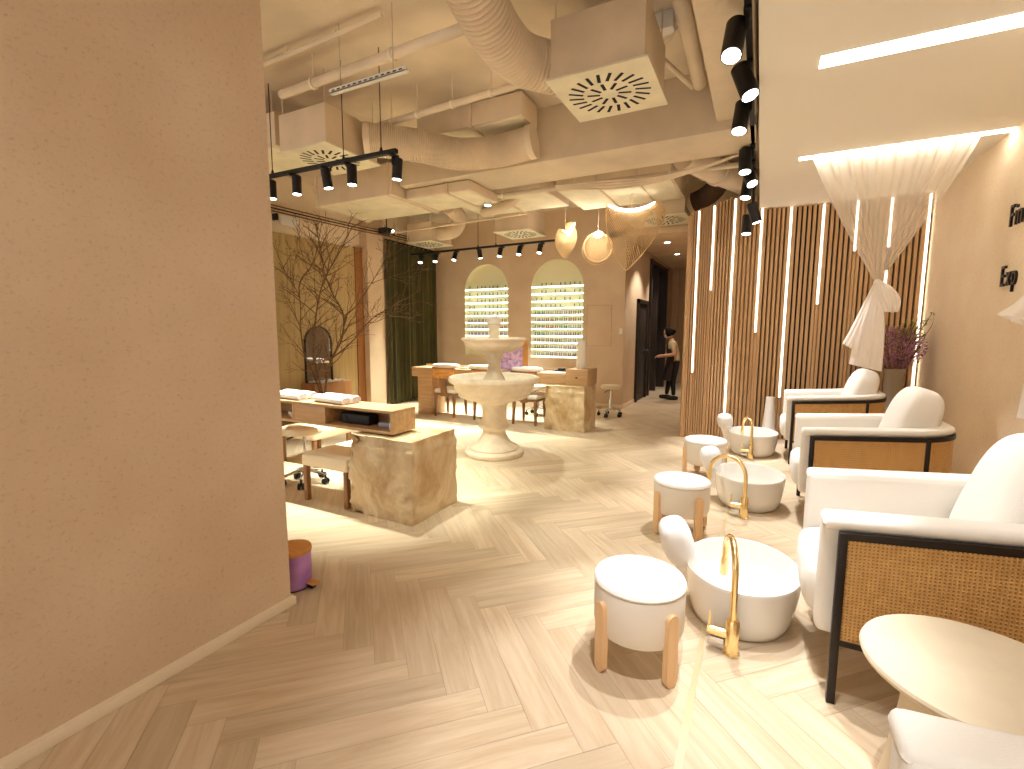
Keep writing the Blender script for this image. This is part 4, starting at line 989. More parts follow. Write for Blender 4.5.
def table_far():
    x0, x1, y0, y1, z0, z1 = -5.2, -2.1, 6.38, 6.8, 0.625, 0.785; o = Vector((x1, y0, 0))
    t = thing('manicure_table', 'long oak box table behind the fountain with towels on top', 'table', o)
    def bx(name, lo, hi, m='counter_wood', bv=0.003): return MB().use(m).box(Vector(lo)-o, Vector(hi)-o, bv).build(name, parent=t)
    bx('box_body', (x0, y0, z0+0.01), (-2.42, y1, z1-0.02)); bx('table_top', (x0, y0-0.002, z1-0.02), (-2.42, y1+0.002, z1))
    bx('leg', (-5.1, y0+0.03, 0), (-4.8, y1-0.03, z0+0.01))
    d = bx('drawer_block', (-2.42, y0-0.02, z0+0.005), (-2.1, y1, z1+0.075))
    MB().use('dark_wood').cyl(Vector((-2.26, y0-0.02, z0+0.12))-o, Vector((-2.26, y0-0.035, z0+0.12))-o, 0.012, n=12).build('knob', parent=d)
    bx('back_rail', (x0, y1-0.02, z1), (-2.42, y1, z1+0.03))
    # pale rounded inlay on the top
    b = MB().use('white_ceramic'); cxr = -2.62
    b.prism([(-2.84-o.x, 0.03), (cxr-o.x, 0.03)]+[(cxr-o.x+0.14*math.cos(a), 0.17+0.14*math.sin(a)) for a in [(-PI/2+PI*k/10) for k in range(1, 10)]]+[(cxr-o.x, 0.31), (-2.84-o.x, 0.31)], z1, z1+0.012)
    b.build('desk_mat', parent=t)
    return z1
zf = table_far()
for k, (x, lb) in enumerate([(-4.62, 'leftmost of the three rolled white towels on the far table'), (-3.92, 'middle rolled white towel on the far table, left of the fountain stem'), (-3.12, 'right rolled white towel on the far table, right of the fountain stem')]):
    t = thing('towel_cushion', lb, 'towel', (x, 6.56, zf), group='rolled towels on the far table')
    MB().use('towel').blob((0, 0, 0.036), (0.25, 0.085, 0.036), 0.6, 0.5, 36, 14).build('towel_body', parent=t)
for x, lb in ((-4.22, 'white tray between the first two towels on the far table'), (-3.56, 'white tray right of the middle towel on the far table')):
    tag(MB().use('white_ceramic').box((-0.09, -0.1, 0), (0.09, 0.1, 0.014), 0.006).box((-0.09, -0.1, 0.012), (0.09, -0.09, 0.026), 0.003).box((-0.09, 0.09, 0.012), (0.09, 0.1, 0.026), 0.003).build('tray', loc=(x, 6.55, zf)), lb, 'tray', 'trays on the far table')
def tchair(lb, x, y, rz=0.0):
    # client chair: plank back on one broad post, upholstered seat, four legs; back faces the camera
    t = thing('client_chair', lb, 'chair', (x, y, 0), rz, 'wooden chairs at the far table')
    MB().use('boucle').box((-0.21, -0.17, 0.385), (0.21, 0.22, 0.46), 0.03, 3).build('seat', parent=t)
    MB().use('chair_wood').box((-0.20, -0.18, 0.355), (0.20, 0.21, 0.387), 0.005).build('seat_frame', parent=t)
    b = MB().use('orange_lit_wood'); rows = []
    for i in range(13):
        u = -1+2*i/12; yy = -0.235+0.035*u*u
        rows.append([(u*0.20, yy, 0.64), (u*0.20, yy, 0.79), (u*0.20, yy+0.016, 0.79), (u*0.20, yy+0.016, 0.64)])
    b.grid(rows, closed_u=True, cap=True); b.build('backrest', parent=t)
    b = MB().use('chair_wood'); rows = []
    for i in range(13):
        u = -1+2*i/12; yy = -0.24+0.035*u*u
        rows.append([(u*0.215, yy, 0.785), (u*0.215, yy, 0.812), (u*0.215, yy+0.028, 0.812), (u*0.215, yy+0.028, 0.785)])
    b.grid(rows, closed_u=True, cap=True); b.build('top_rail', parent=t)
    b = MB().use('chair_wood'); b.grid([[(-0.055, -0.19, 0.34), (0.055, -0.19, 0.34), (0.055, -0.16, 0.34), (-0.055, -0.16, 0.34)], [(-0.05, -0.235, 0.66), (0.05, -0.235, 0.66), (0.05, -0.21, 0.66), (-0.05, -0.21, 0.66)]], closed_u=True, cap=True, smooth=False); b.build('back_post', parent=t)
    for sx in (-1, 1):
        for sy in (-1, 1):
            MB().use('chair_wood').tube([(sx*0.175, 0.015+sy*0.165, 0.36), (sx*0.185, 0.015+sy*0.18, 0.0)], [0.029, 0.019], 10).build('leg', parent=t)
    return t
tchair('leftmost wooden chair at the far table, its orange-lit plank back in full view', -4.50, 6.50)
tchair('wooden chair at the far table just left of the fountain stem', -3.75, 6.50)
tchair('wooden chair at the far table right of the fountain stem, its pale seat in view', -3.06, 6.50)
# lavender boxes stacked on the far table
for k in range(3):
    t = thing('print_box', ('lowest', 'middle', 'topmost')[k]+' of the stacked lavender-print boxes behind the fountain', 'box', (-3.40, 6.66, zf+0.162*k), group='stacked lavender boxes')
    MB().use('lavender').box((-0.19, -0.09, 0), (0.19, 0.09, 0.16), 0.004).build('box_body', parent=t)
    MB().use('lid_wood').box((0.19, -0.09, 0), (0.202, 0.09, 0.16), 0.002).build('side_panel', parent=t)
tag(MB().use('white_ceramic').lathe([(0.001, 0), (0.075, 0), (0.078, 0.01), (0.066, 0.38), (0.07, 0.40), (0.062, 0.40), (0.055, 0.05), (0.001, 0.04)], n=36).build('vase', loc=(-2.27, 6.6, zf+0.075)), 'tall white cylindrical vase on the drawer block of the far table', 'vase')
tag(MB().use('rubber').box((-0.09, -0.05, 0), (0.09, 0.05, 0.02), 0.005).box((-0.05, -0.03, 0.02), (0.05, 0.03, 0.045), 0.005).build('tool_case', loc=(-2.62, 6.71, zf+0.012)), 'flat dark tool case at the back of the far table beside the vase', 'case')
# ================================================================== FOUNTAIN
def fountain():
    t = thing('fountain', 'tiered pale stone fountain standing in the middle of the room', 'fountain', (-2.63, 4.66, 0)); m = 'limestone'
    MB().use(m).lathe([(0.001, 0), (0.325, 0), (0.335, 0.015), (0.335, 0.05), (0.32, 0.066), (0.001, 0.066)], n=64).build('base_ring', parent=t)
    MB().use(m).lathe([(0.001, 0.066), (0.27, 0.066), (0.275, 0.085), (0.26, 0.105), (0.21, 0.13), (0.165, 0.18), (0.135, 0.24), (0.128, 0.28), (0.14, 0.295), (0.172, 0.32), (0.176, 0.335), (0.17, 0.35), (0.15, 0.37), (0.137, 0.42), (0.136, 0.52), (0.148, 0.57), (0.17, 0.60), (0.001, 0.61)], n=56).build('pedestal', parent=t)
    MB().use(m).lathe([(0.001, 0.58), (0.17, 0.59), (0.25, 0.622), (0.34, 0.645), (0.39, 0.668), (0.405, 0.69), (0.408, 0.71), (0.43, 0.725), (0.445, 0.755), (0.452, 0.795), (0.462, 0.815), (0.49, 0.822), (0.508, 0.84), (0.512, 0.862), (0.505, 0.885), (0.485, 0.895), (0.46, 0.888), (0.43, 0.845), (0.34, 0.79), (0.2, 0.76), (0.001, 0.755)], n=80).build('lower_bowl', parent=t)
    MB().use('glass').lathe([(0.001, 0.80), (0.35, 0.80)], n=48, cap=False).build('water', parent=t)
    MB().use(m).lathe([(0.001, 0.75), (0.155, 0.79), (0.15, 0.82), (0.125, 0.86), (0.10, 0.90), (0.078, 0.95), (0.07, 0.985), (0.074, 1.0), (0.066, 1.03), (0.068, 1.06), (0.085, 1.09), (0.098, 1.12), (0.10, 1.15), (0.001, 1.16)], n=40).build('upper_stem', parent=t)
    MB().use(m).lathe([(0.001, 1.15), (0.10, 1.15), (0.19, 1.17), (0.265, 1.195), (0.315, 1.225), (0.33, 1.245), (0.335, 1.275), (0.355, 1.29), (0.365, 1.305), (0.358, 1.32), (0.34, 1.32), (0.30, 1.28), (0.15, 1.25), (0.001, 1.245)], n=72).build('upper_bowl', parent=t)
    MB().use(m).lathe([(0.001, 1.25), (0.075, 1.26), (0.062, 1.30), (0.057, 1.34), (0.06, 1.35), (0.056, 1.38), (0.06, 1.42), (0.075, 1.445), (0.08, 1.46), (0.07, 1.47), (0.001, 1.472)], n=32).build('finial_column', parent=t)
    MB().use('white_ceramic').lathe([(0.001, 1.468), (0.07, 1.47), (0.088, 1.495), (0.088, 1.52), (0.072, 1.55), (0.045, 1.57), (0.001, 1.578)], n=32).build('finial_ball', parent=t)
fountain()
# ================================================================== TREE, MIRROR, CURTAIN
def tree():
    base = Vector((-5.58, 4.88, 0.0)); rnd = random.Random(12); b = MB().use('bark')
    t = thing('bare_tree', 'leafless branching tree behind the near table in front of the wood panel', 'tree', base)
    MB().use('limestone').lathe([(0.001, 0), (0.16, 0), (0.21, 0.3), (0.22, 0.38), (0.2, 0.38), (0.19, 0.34), (0.001, 0.34)], n=32).build('pot', parent=t)
    right = Vector((0.889, 0.458, 0))       # roughly parallel to the picture
    deep = Vector((-0.458, 0.889, 0))
    def grow(P, d, L, r, lev):
        n = max(4, int(L/0.09)); pts = [P.copy()]; rr = [r]; p = P.copy(); dd = d.copy(); kids = []
        for i in range(n):
            dd = (dd+Vector((rnd.gauss(0, .13), rnd.gauss(0, .13), rnd.gauss(0.03, .1)))).normalized()
            p = p+dd*(L/n); pts.append(p.copy()); rr.append(max(0.0022, r*(1-0.75*(i+1)/n)))
            if lev > 0 and i > 0 and rnd.random() < (0.62 if lev > 1 else 0.75): kids.append((p.copy(), dd.copy(), rr[-1], (i+1)/n))
        b.tube(pts, rr, 6 if r > 0.006 else 4)
        for q, e, r1, f in kids:
            a = e.orthogonal().normalized(); a = Matrix.Rotation(rnd.uniform(0, 2*PI), 3, e) @ a
            nd = (e*0.75+a*rnd.uniform(0.45, 0.9)+Vector((0, 0, 0.12))).normalized()
            grow(q, nd, L*rnd.uniform(0.35, 0.6)*(1.1-0.4*f), max(0.0026, r1*0.62), lev-1)
    # main limbs: control points as (sideways, depth, height)
    LIMBS = [([(0, 0, 0.34), (0.02, 0, 0.62), (0.11, 0.02, 0.98), (0.25, 0.05, 1.26), (0.28, 0.08, 1.62), (0.14, 0.1, 1.9), (0.03, 0.1, 2.2), (-0.02, 0.1, 2.55), (-0.1, 0.12, 3.0)], 0.026),
             ([(-0.02, 0, 0.34), (-0.05, -0.02, 0.6), (-0.12, -0.05, 0.95), (-0.1, -0.05, 1.35), (-0.02, -0.08, 1.75), (0.1, -0.12, 2.1), (0.3, -0.15, 2.4), (0.52, -0.15, 2.8)], 0.024),
             ([(-0.02, 0, 0.34), (-0.14, 0.05, 0.66), (-0.32, 0.1, 1.05), (-0.42, 0.12, 1.4), (-0.4, 0.12, 1.82), (-0.62, 0.12, 2.05), (-1.0, 0.1, 2.32)], 0.022),
             ([(-0.4, 0.12, 1.8), (-0.3, 0.05, 2.1), (-0.12, 0.0, 2.3), (0.0, -0.05, 2.55), (0.08, -0.05, 2.95)], 0.014),
             ([(0.12, 0.02, 1.0), (0.42, -0.06, 1.22), (0.75, -0.15, 1.55), (1.05, -0.22, 1.72), (1.45, -0.2, 1.95)], 0.015),
             ([(0.28, 0.08, 1.6), (0.5, 0.0, 1.75), (0.75, -0.1, 2.05), (0.95, -0.15, 2.35)], 0.012),
             ([(-0.3, 0.1, 1.05), (-0.6, 0.2, 1.45), (-0.95, 0.2, 1.85)], 0.010)]
    for pts, r in LIMBS:
        W_ = [right*u+deep*v+Vector((0, 0, z)) for u, v, z in pts]; S = smooth_path(W_, 6); n = len(S)
        b.tube(S, [0.72*r*(1-0.72*i/n) for i in range(n)], 9)
        for i in range(8, n):
            if rnd.random() < 0.72:
                e = (S[min(i+1, n-1)]-S[i-1]).normalized(); a = e.orthogonal().normalized(); a = Matrix.Rotation(rnd.uniform(0, 2*PI), 3, e) @ a
                nd = (e*0.6+a*0.8+Vector((0, 0, 0.25))).normalized()
                grow(S[i], nd, rnd.uniform(0.3, 0.75)*(1.1-0.3*i/n), max(0.004, r*0.32), 2)
    # keep twigs off the wall
    for v in b.bm.verts:
        if v.co.z > 2.93: v.co.z = 2.93+(v.co.z-2.93)*0.06
        if v.co.x+base.x < LX+0.33: v.co.x = LX+0.33-base.x+(v.co.x+base.x-LX-0.33)*0.05
    b.build('branches', parent=t, sharp=180)
tree()
def mirror():
    x = LX+0.03; yc = 5.335; w = 0.245; z0, z1 = 0.60, 1.45; n = 18
    t = thing('arched_mirror', 'dark arched mirror standing on the wooden ledge against the wood panel', 'mirror', (x, yc, z0))
    A = [(-w, 0)]+[(-w*math.cos(PI*k/n), (z1-z0-w)+w*math.sin(PI*k/n)) for k in range(n+1)]+[(w, 0)]
    b = MB().use('mirror'); b.face([(0.016, y, z) for y, z in A]); b.build('mirror_glass', parent=t)
    b = MB().use('black_metal'); s_ = 1.07
    In, Out = A, [(y*s_, z*1.012-0.012*(1 if z == 0 else 0)) for y, z in A]
    rows = [[(0.0, y, z) for y, z in Out], [(0.03, y, z) for y, z in Out], [(0.03, y, z) for y, z in In], [(0.012, y, z) for y, z in In]]
    b.grid(rows, closed_u=True, smooth=False); b.face([(0.004, y, z) for y, z in A]); b.build('frame', parent=t)
    tag(MB().use('brown_wood').box((0, -0.34, 0), (0.30, 0.4, 0.585), 0.004).build('ledge', loc=(x, yc, 0)), 'brown wooden ledge under the arched mirror', 'ledge')
    b = MB().use('pebble'); rnd = random.Random(2)
    for k in range(60): b.blob((rnd.uniform(0.05, 0.26), rnd.uniform(-0.24, 0.3), 0.012), (rnd.uniform(.016, .03), rnd.uniform(.016, .03), 0.016), n=8, m=6)
    o = b.build('pebbles', loc=(x, yc, 0.585)); tag(o, 'white pebbles scattered at the foot of the arched mirror', 'pebbles', kind='stuff')
mirror()
def curtain():
    y0, y1 = 6.80, 8.30; n = 240; rows = []; top = 3.0; o = Vector((LX+0.18, y0, 0)); rnd = random.Random(4)
    ph = [rnd.uniform(-.5, .5) for _ in range(60)]
    t = thing('green_curtain', 'dark olive green velvet curtain beside the far wall', 'curtain', o)
    b = MB().use('velvet')
    for i in range(14):
        f = i/13; z = top-(top-0.04)*f; row = []
        for j in range(n+1):
            u = j/n; a = u*2*PI*11; k = int(u*22)
            row.append(Vector((0.055*math.sin(a+0.5*math.sin(u*17)+0.15*f)+0.015*math.sin(a*2.3+ph[k % 60]*f), u*(y1-y0)+0.012*math.cos(a), z)))
        rows.append(row)
    b.grid(rows); b.build('velvet_cloth', parent=t, sharp=180)
    MB().use('black_metal').cyl((0, -0.02, top+0.02), (0, y1-y0+0.03, top+0.02), 0.014).build('rod', parent=t)
curtain()
# paper bag and slippers at the curtain foot
tag(MB().use('white_plastic').lathe([(0.001, 0), (0.05, 0), (0.055, 0.01), (0.05, 0.1), (0.04, 0.115), (0.001, 0.12)], n=20).build('jar', loc=(-5.72, 7.35, 0)), 'small white jar on the floor by the foot of the green curtain', 'jar')
# purple pedal bin
t = thing('pedal_bin', 'small violet pedal bin with a wooden lid beside the plaster wall edge', 'bin', (-2.215, 1.675, 0)); t.scale = (0.92, 0.92, 0.87)
MB().use('violet').lathe([(0.001, 0.004), (0.098, 0.004), (0.1, 0.02), (0.101, 0.222), (0.001, 0.222)], n=44).build('bucket', parent=t)
MB().use('rubber').lathe([(0.001, 0), (0.101, 0), (0.102, 0.006), (0.001, 0.006)], n=44).build('base_ring', parent=t)
MB().use('lid_wood').lathe([(0.001, 0.222), (0.104, 0.222), (0.106, 0.228), (0.106, 0.246), (0.101, 0.253), (0.001, 0.255)], n=44).build('lid', parent=t)
b = MB().use('lid_wood'); b.box((0.095, 0.0, 0.03), (0.165, 0.05, 0.045), 0.006); b.build('pedal', parent=t)
MB().use('rubber').box((0.085, 0.01, 0.0), (0.14, 0.04, 0.03), 0.004).build('pedal_foot', parent=t)
# ================================================================== NICHE SHELVES AND BOTTLES
ZR = [2.241, 2.104, 1.964, 1.836, 1.707, 1.577, 1.444, 1.306, 1.181, 1.052, 0.915]
ZL = [2.239, 2.099, 1.965, 1.836, 1.707, 1.566, 1.434, 1.302, 1.17]
NTH = ['top', 'second', 'third', 'fourth', 'fifth', 'sixth', 'seventh', 'eighth', 'ninth', 'tenth', 'bottom']
BOT = []
for ci in range(6):
    b = MB(); b.mats = []; b.mats = [MATS['glass_cl']] if 'glass_cl' in MATS else []
    b.use(('polish_grey', 'polish_red', 'polish_teal', 'polish_grey', 'polish_mauve', 'polish_wine')[ci]).lathe([(0.001, 0), (0.013, 0), (0.0145, 0.004), (0.0145, 0.03), (0.008, 0.036)], n=10, cap=True)
    b.mats.append(CAPS[ci]) if CAPS[ci] not in b.mats else None
    b.cur = b.mats.index(CAPS[ci]); b.lathe([(0.009, 0.034), (0.0085, 0.07), (0.007, 0.073), (0.001, 0.073)], n=10)
    o = b.build('nail_polish_bottle'); BOT.append(o.data); bpy.data.objects.remove(o)
rnd = random.Random(21); nb = 0
for nm, (x0, x1, z0, z1), Z, dense in (('right', NICHE[1], ZR, 4), ('left', NICHE[0], ZL, 5)):
    r = (x1-x0)/2; cx = (x0+x1)/2
    for k, z in enumerate(Z):
        hw = r-0.004
        if z > z1-r: hw = math.sqrt(max(0.01, r*r-(z-(z1-r))**2))-0.006
        nth = NTH[k] if k < len(Z)-1 else 'bottom'
        t = thing('niche_shelf', nth+' lit glass shelf in the '+nm+' arched niche', 'shelf', (cx, FY+0.005, z), group='lit shelves in the arched niches')
        MB().use('shelf_glass').box((-hw, 0.012, -0.006), (hw, 0.152, 0.0)).build('shelf_board', parent=t)
        MB().use('led_niche').box((-hw, 0.0, -0.020), (hw, 0.012, 0.004)).build('led_edge', parent=t)
        n = 10 if k < dense else 21
        sp = [i for i in range(n)]
        for i in sp:
            if k < dense and rnd.random() < 0.22: continue
            x = cx-hw+0.04+(2*hw-0.08)*(i+0.5)/n; ci = 0 if k < dense else (k*2+(i//5)) % 6
            if k >= dense and k > len(Z)-4: ci = (4, 5, 3, 4)[(i//6+k) % 4]
            o = bpy.data.objects.new('nail_polish_bottle', BOT[ci]); C.objects.link(o); o.location = (x, FY+0.05+(0.02 if i % 2 else 0.0), z+0.0)
            tag(o, 'tiny nail polish bottle in the row on the '+nth+' shelf of the '+nm+' arched niche', 'bottle', 'polish bottles, '+nth+' shelf, '+nm+' niche'); nb += 1
print('bottles', nb)
# ================================================================== PENDANTS
def strands(b, A, B, n, r, bow=None):
    for k in range(n):
        u = k/(n-1); p, q = A(u), B(u)
        if bow: b.tube([p, (p+q)/2+bow(u), q], r, 4)
        else: b.tube([p, q], r, 4)
def bez(P, u):
    P = [Vector(p) for p in P]
    while len(P) > 1: P = [a.lerp(c, u) for a, c in zip(P, P[1:])]
    return P[0]
R_ = Vector((0.889, 0.458, 0)); D_ = Vector((-0.458, 0.889, 0)); Z_ = Vector((0, 0, 1))
def V(u, z, d=0.0): return R_*u+D_*d+Z_*z
def pend_light(t, p, watts):
    l = bpy.data.lights.new('pendant_bulb', 'POINT'); l.energy = watts; l.color = WARM; l.shadow_soft_size = 0.05
    o = bpy.data.objects.new('pendant_bulb', l); C.objects.link(o); o.location = Vector(t.location)+p
def cord(t, top, end=None): MB().use('trim').cyl((0, 0, top), (0, 0, (end or SLAB)-t.location.z), 0.003, n=6).build('cord', parent=t)
# 1 folded leaf pendant
t = thing('leaf_pendant', 'small folded wooden leaf pendant lamp, leftmost of the three', 'pendant lamp', (-2.68, 6.92, 2.50), group='wooden pendant lamps')
for sg, (w_, topz) in ((-1, (0.155, 0.40)), (1, (0.175, 0.50))):
    b = MB().use('veneer'); rows = []
    for i in range(17):
        f = i/16; z = topz*f if sg > 0 else topz*f
        wd = w_*(math.sin(PI*min(1, 0.04+f*0.80))**0.8)
        rows.append([V(sg*wd*j/8, z+(0.0 if sg > 0 else 0.0)+0.03*(j/8)*f, 0.10*math.sin(PI*f)*(0.4+0.6*math.cos(j/8*PI/2))*(-1)) for j in range(9)])
    b.grid(rows); b.grid([[p+D_*0.004 for p in r_] for r_ in rows]); b.build('veneer_leaf', parent=t, sharp=180)
pend_light(t, V(0.02, 0.36, -0.25), 3)
b = MB().use('pendant_glow'); b.tube([V(-0.05, 0.375, -0.10), V(0.01, 0.35, -0.11), V(0.06, 0.37, -0.10), V(0.11, 0.44, -0.08), V(0.135, 0.50, -0.03)], [0.010, 0.018, 0.024, 0.022, 0.01], 12); b.build('light_tube', parent=t)
cord(t, 0.33)
# 2 round ripple pendant
t = thing('disc_pendant', 'round ringed pendant lamp between the leaf and the large woven one', 'pendant lamp', (-2.245, 7.16, 2.42), group='wooden pendant lamps')
b = MB().use('veneer'); Rr = 0.215; cz = 0.235
b.tube([V(Rr*math.cos(2*PI*k/48), cz+Rr*math.sin(2*PI*k/48)) for k in range(48)], 0.014, 8, closed=True)
b.tube([V(Rr*1.04*math.cos(2*PI*k/48), cz-0.02+Rr*1.04*math.sin(2*PI*k/48), 0.08) for k in range(48)], 0.006, 8, closed=True)
b.build('ring', parent=t)
b = MB().use('veneer')
for k in range(34):
    z = -Rr+2*Rr*(k+0.5)/34; hw = math.sqrt(max(0.0, Rr*Rr-z*z))
    b.tube([V(-hw, cz+z), V(-hw*0.5, cz+z-0.012, 0.03), V(0, cz+z-0.016, 0.04), V(hw*0.5, cz+z-0.012, 0.03), V(hw, cz+z)], 0.0042, 4)
b.build('slats', parent=t, sharp=180)
pend_light(t, V(0, cz+Rr-0.03, -0.12), 6)
b = MB().use('pendant_glow'); b.blob(V(0.0, cz+Rr-0.03, -0.02), (0.075, 0.05, 0.05), n=20, m=12); b.build('light_globe', parent=t)
cord(t, 0.44)
# 3 large twisted strand pendant
t = thing('woven_pendant', 'large twisted pendant lamp woven from thin strands, rightmost of the three', 'pendant lamp', (-1.566, 6.41, 2.195), group='wooden pendant lamps')
SC3 = 0.88
def V3(u, z, d=0.0): return V(u*SC3, z*SC3, d*SC3)
TOPC = [V3(-0.36, 0.94, -0.02), V3(-0.15, 0.80, -0.06), V3(0.16, 0.84, -0.05), V3(0.34, 0.99, 0.02)]
LEFT = [V3(-0.36, 0.94, -0.02), V3(-0.44, 0.62, 0.02), V3(-0.26, 0.22, 0.05), V3(-0.06, 0.0, 0.0)]
RIGHT = [V3(0.34, 0.99, 0.02), V3(0.66, 1.02, 0.10), V3(0.56, 0.62, 0.12), V3(0.30, 0.40, 0.08), V3(0.12, 0.12, 0.03), V3(-0.06, 0.0, 0.0)]
b = MB().use('veneer'); b.tube([bez(LEFT, k/20) for k in range(21)]+[bez(RIGHT, 1-k/24) for k in range(1, 25)], 0.009, 8); b.build('rim', parent=t, sharp=180)
b = MB().use('veneer')
for k in range(26):
    u = k/25; p = bez(TOPC, u); q = bez(RIGHT, 0.25+0.75*(1-u)); b.tube([p, p.lerp(q, 0.5)+D_*(-0.10), q], 0.0048, 5)
for k in range(26):
    u = k/25; p = bez(TOPC, u); q = bez(LEFT, 0.12+0.86*u); b.tube([p, p.lerp(q, 0.5)+D_*0.10, q], 0.0048, 5)
for k in range(16):
    u = k/15; b.tube([bez(TOPC, 0.5+0.5*u), bez(RIGHT, 0.5*u*0.9+0.02)], 0.0048, 5)
b.build('strands', parent=t, sharp=180)['kind'] = 'stuff'
b = MB().use('pendant_glow'); b.tube([bez(TOPC, k/20)+D_*(-0.012) for k in range(21)], [0.022*(0.35+0.65*math.sin(PI*k/20)**0.5) for k in range(21)], 12); b.build('light_tube', parent=t)
cord(t, 0.74, 3.175)
# ================================================================== CORRIDOR: PERSON, CABINET, PLANT
def person():
    t = thing('person', 'person in beige shirt, dark apron and black trousers standing in the corridor, looking down', 'person', (-1.56, 10.22, 0), 0)
    # faces the left of the picture; local x = picture right, y = away
    V_ = {'pel': (0.03, 0, 0.80, .135, .155), 'wai': (0.02, 0, 0.95, .115, .14), 'che': (0.0, 0, 1.13, .125, .165), 'nb': (-0.035, 0, 1.27, .07, .09), 'nk': (-0.065, 0, 1.33, .05, .05),
          'lh': (0.05, -0.085, 0.74, .095, .095), 'lk': (0.015, -0.09, 0.42, .062, .062), 'la': (0.04, -0.09, 0.09, .042, .042),
          'rh': (0.02, 0.085, 0.74, .095, .095), 'rk': (-0.05, 0.09, 0.42, .062, .062), 'ra': (-0.10, 0.09, 0.09, .042, .042),
          'ls': (-0.02, -0.175, 1.23, .06, .06), 'le': (0.01, -0.215, 0.99, .045, .045), 'lw': (-0.21, -0.17, 0.96, .03, .03), 'lp': (-0.27, -0.155, 0.965, .034, .022),
          'rs': (-0.02, 0.175, 1.23, .06, .06), 're': (-0.02, 0.21, 0.99, .045, .045), 'rw': (-0.23, 0.12, 0.93, .03, .03), 'rp': (-0.29, 0.10, 0.93, .034, .022)}
    E_ = [('pel', 'wai'), ('wai', 'che'), ('che', 'nb'), ('nb', 'nk'), ('pel', 'lh'), ('lh', 'lk'), ('lk', 'la'), ('pel', 'rh'), ('rh', 'rk'), ('rk', 'ra'), ('che', 'ls'), ('ls', 'le'), ('le', 'lw'), ('lw', 'lp'), ('che', 'rs'), ('rs', 're'), ('re', 'rw'), ('rw', 'rp')]
    ks = list(V_); verts = [V_[k][:3] for k in ks]; rad = [V_[k][3:] for k in ks]; edges = [(ks.index(a), ks.index(c)) for a, c in E_]
    # fingers, rooted in the palms
    def add(p, r): verts.append(p); rad.append((r, r)); return len(verts)-1
    for hand, sg in (('lp', -1), ('rp', 1)):
        hx, hy, hz = V_[hand][:3]; root = ks.index(hand)
        for j, (dy, ln) in enumerate(((-0.027, 0.055), (-0.009, 0.065), (0.009, 0.06), (0.027, 0.048))):
            a = add((hx-0.03, hy+dy, hz-0.002), .0105); c = add((hx-0.03-ln*0.55, hy+dy, hz-0.012), .0095); d = add((hx-0.03-ln*0.85, hy+dy, hz-0.038), .008)
            edges += [(root, a), (a, c), (c, d)]
        a = add((hx+0.005, hy-sg*0.03, hz-0.012), .011); c = add((hx-0.03, hy-sg*0.04, hz-0.03), .009); edges += [(root, a), (a, c)]
    me = bpy.data.meshes.new('sk'); me.from_pydata(verts, edges, []); o = bpy.data.objects.new('sk', me); C.objects.link(o)
    md = o.modifiers.new('s', 'SKIN'); 
    for i, r in enumerate(rad): me.skin_vertices[0].data[i].radius = r
    me.skin_vertices[0].data[0].use_root = True
    sub = o.modifiers.new('u', 'SUBSURF'); sub.levels = 2; sub.render_levels = 2
    bpy.context.view_layer.update(); me2 = bpy.data.meshes.new_from_object(o.evaluated_get(bpy.context.evaluated_depsgraph_get())); bpy.data.objects.remove(o)
    bm = bmesh.new(); bm.from_mesh(me2)
    # head joined into the same surface object
    hc = Vector((-0.105, 0, 1.435)); M = Euler((0, math.radians(-24), 0)).to_matrix(); n, m = 28, 20; rows = []
    for i in range(m+1):
        ph = -PI/2+PI*i/m; row = []
        for j in range(n):
            a = 2*PI*j/n; v = Vector((0.098*math.cos(ph)*math.cos(a), 0.075*math.cos(ph)*math.sin(a), 0.118*math.sin(ph)))
            fr = max(0.0, -math.cos(a))*math.cos(ph)
            if v.z < -0.02: v.x *= 1-0.16*(1-fr); v.y *= 1+2.2*(v.z+0.02)
            if fr > 0.93 and -0.045 < v.z < 0.02: v.x -= 0.02*(1-abs(v.z+0.015)/0.035) if abs(v.z+0.015) < 0.035 else 0     # nose
            if fr > 0.8 and 0.005 < v.z < 0.03 and abs(v.y) > 0.015: v.x += 0.008                                            # eye hollows
            row.append(M @ v+hc)
        rows.append([bm.verts.new(p) for p in row])
    for i in range(m):
        for j in range(n):
            try: bm.faces.new((rows[i][j], rows[i][(j+1) % n], rows[i+1][(j+1) % n], rows[i+1][j]))
            except ValueError: pass
    for f in bm.faces: f.smooth = True
    for mm in ('skin', 'shirt', 'trousers'): me2.materials.append(MATS[mm])
    for f in bm.faces:
        c = f.calc_center_median(); k = 0
        if c.z < 0.86: k = 2
        elif c.z < 1.30 and (abs(c.y) < 0.16 or c.z > 1.08) and c.x > -0.17: k = 1
        f.material_index = k
    bm.to_mesh(me2); bm.free(); me2.name = 'body'
    bo = bpy.data.objects.new('body', me2); C.objects.link(bo); bo.parent = t
    for v in me2.vertices: pass
    # hair: cap and knot
    b = MB().use('hair'); rows = []
    for i in range(15):
        ph = -0.55+(PI/2+0.55)*i/14; row = []
        for j in range(29):
            a = -2.15+4.3*j/28; v = Vector((0.112*math.cos(ph)*math.cos(a), 0.088*math.cos(ph)*math.sin(a), 0.132*math.sin(ph)+0.006)); row.append(M @ v+hc)
        rows.append(row)
    b.grid(rows); b.blob(hc+Vector((0.10, 0, 0.045)), (0.05, 0.05, 0.05), n=16, m=10); b.build('hair', parent=t)
    b = MB().use('mask'); rows = []
    for i in range(9):
        zz = -0.075+0.075*i/8
        rows.append([M @ Vector((-(0.108-0.03*abs(i-4)/4*0.5)*math.cos(a), 0.076*math.sin(a), zz))+hc for a in [(-1.25+2.5*j/14) for j in range(15)]])
    b.grid(rows); b.build('face_mask', parent=t)
    for sg in (-1, 1): pass
    b = MB().use('hair')
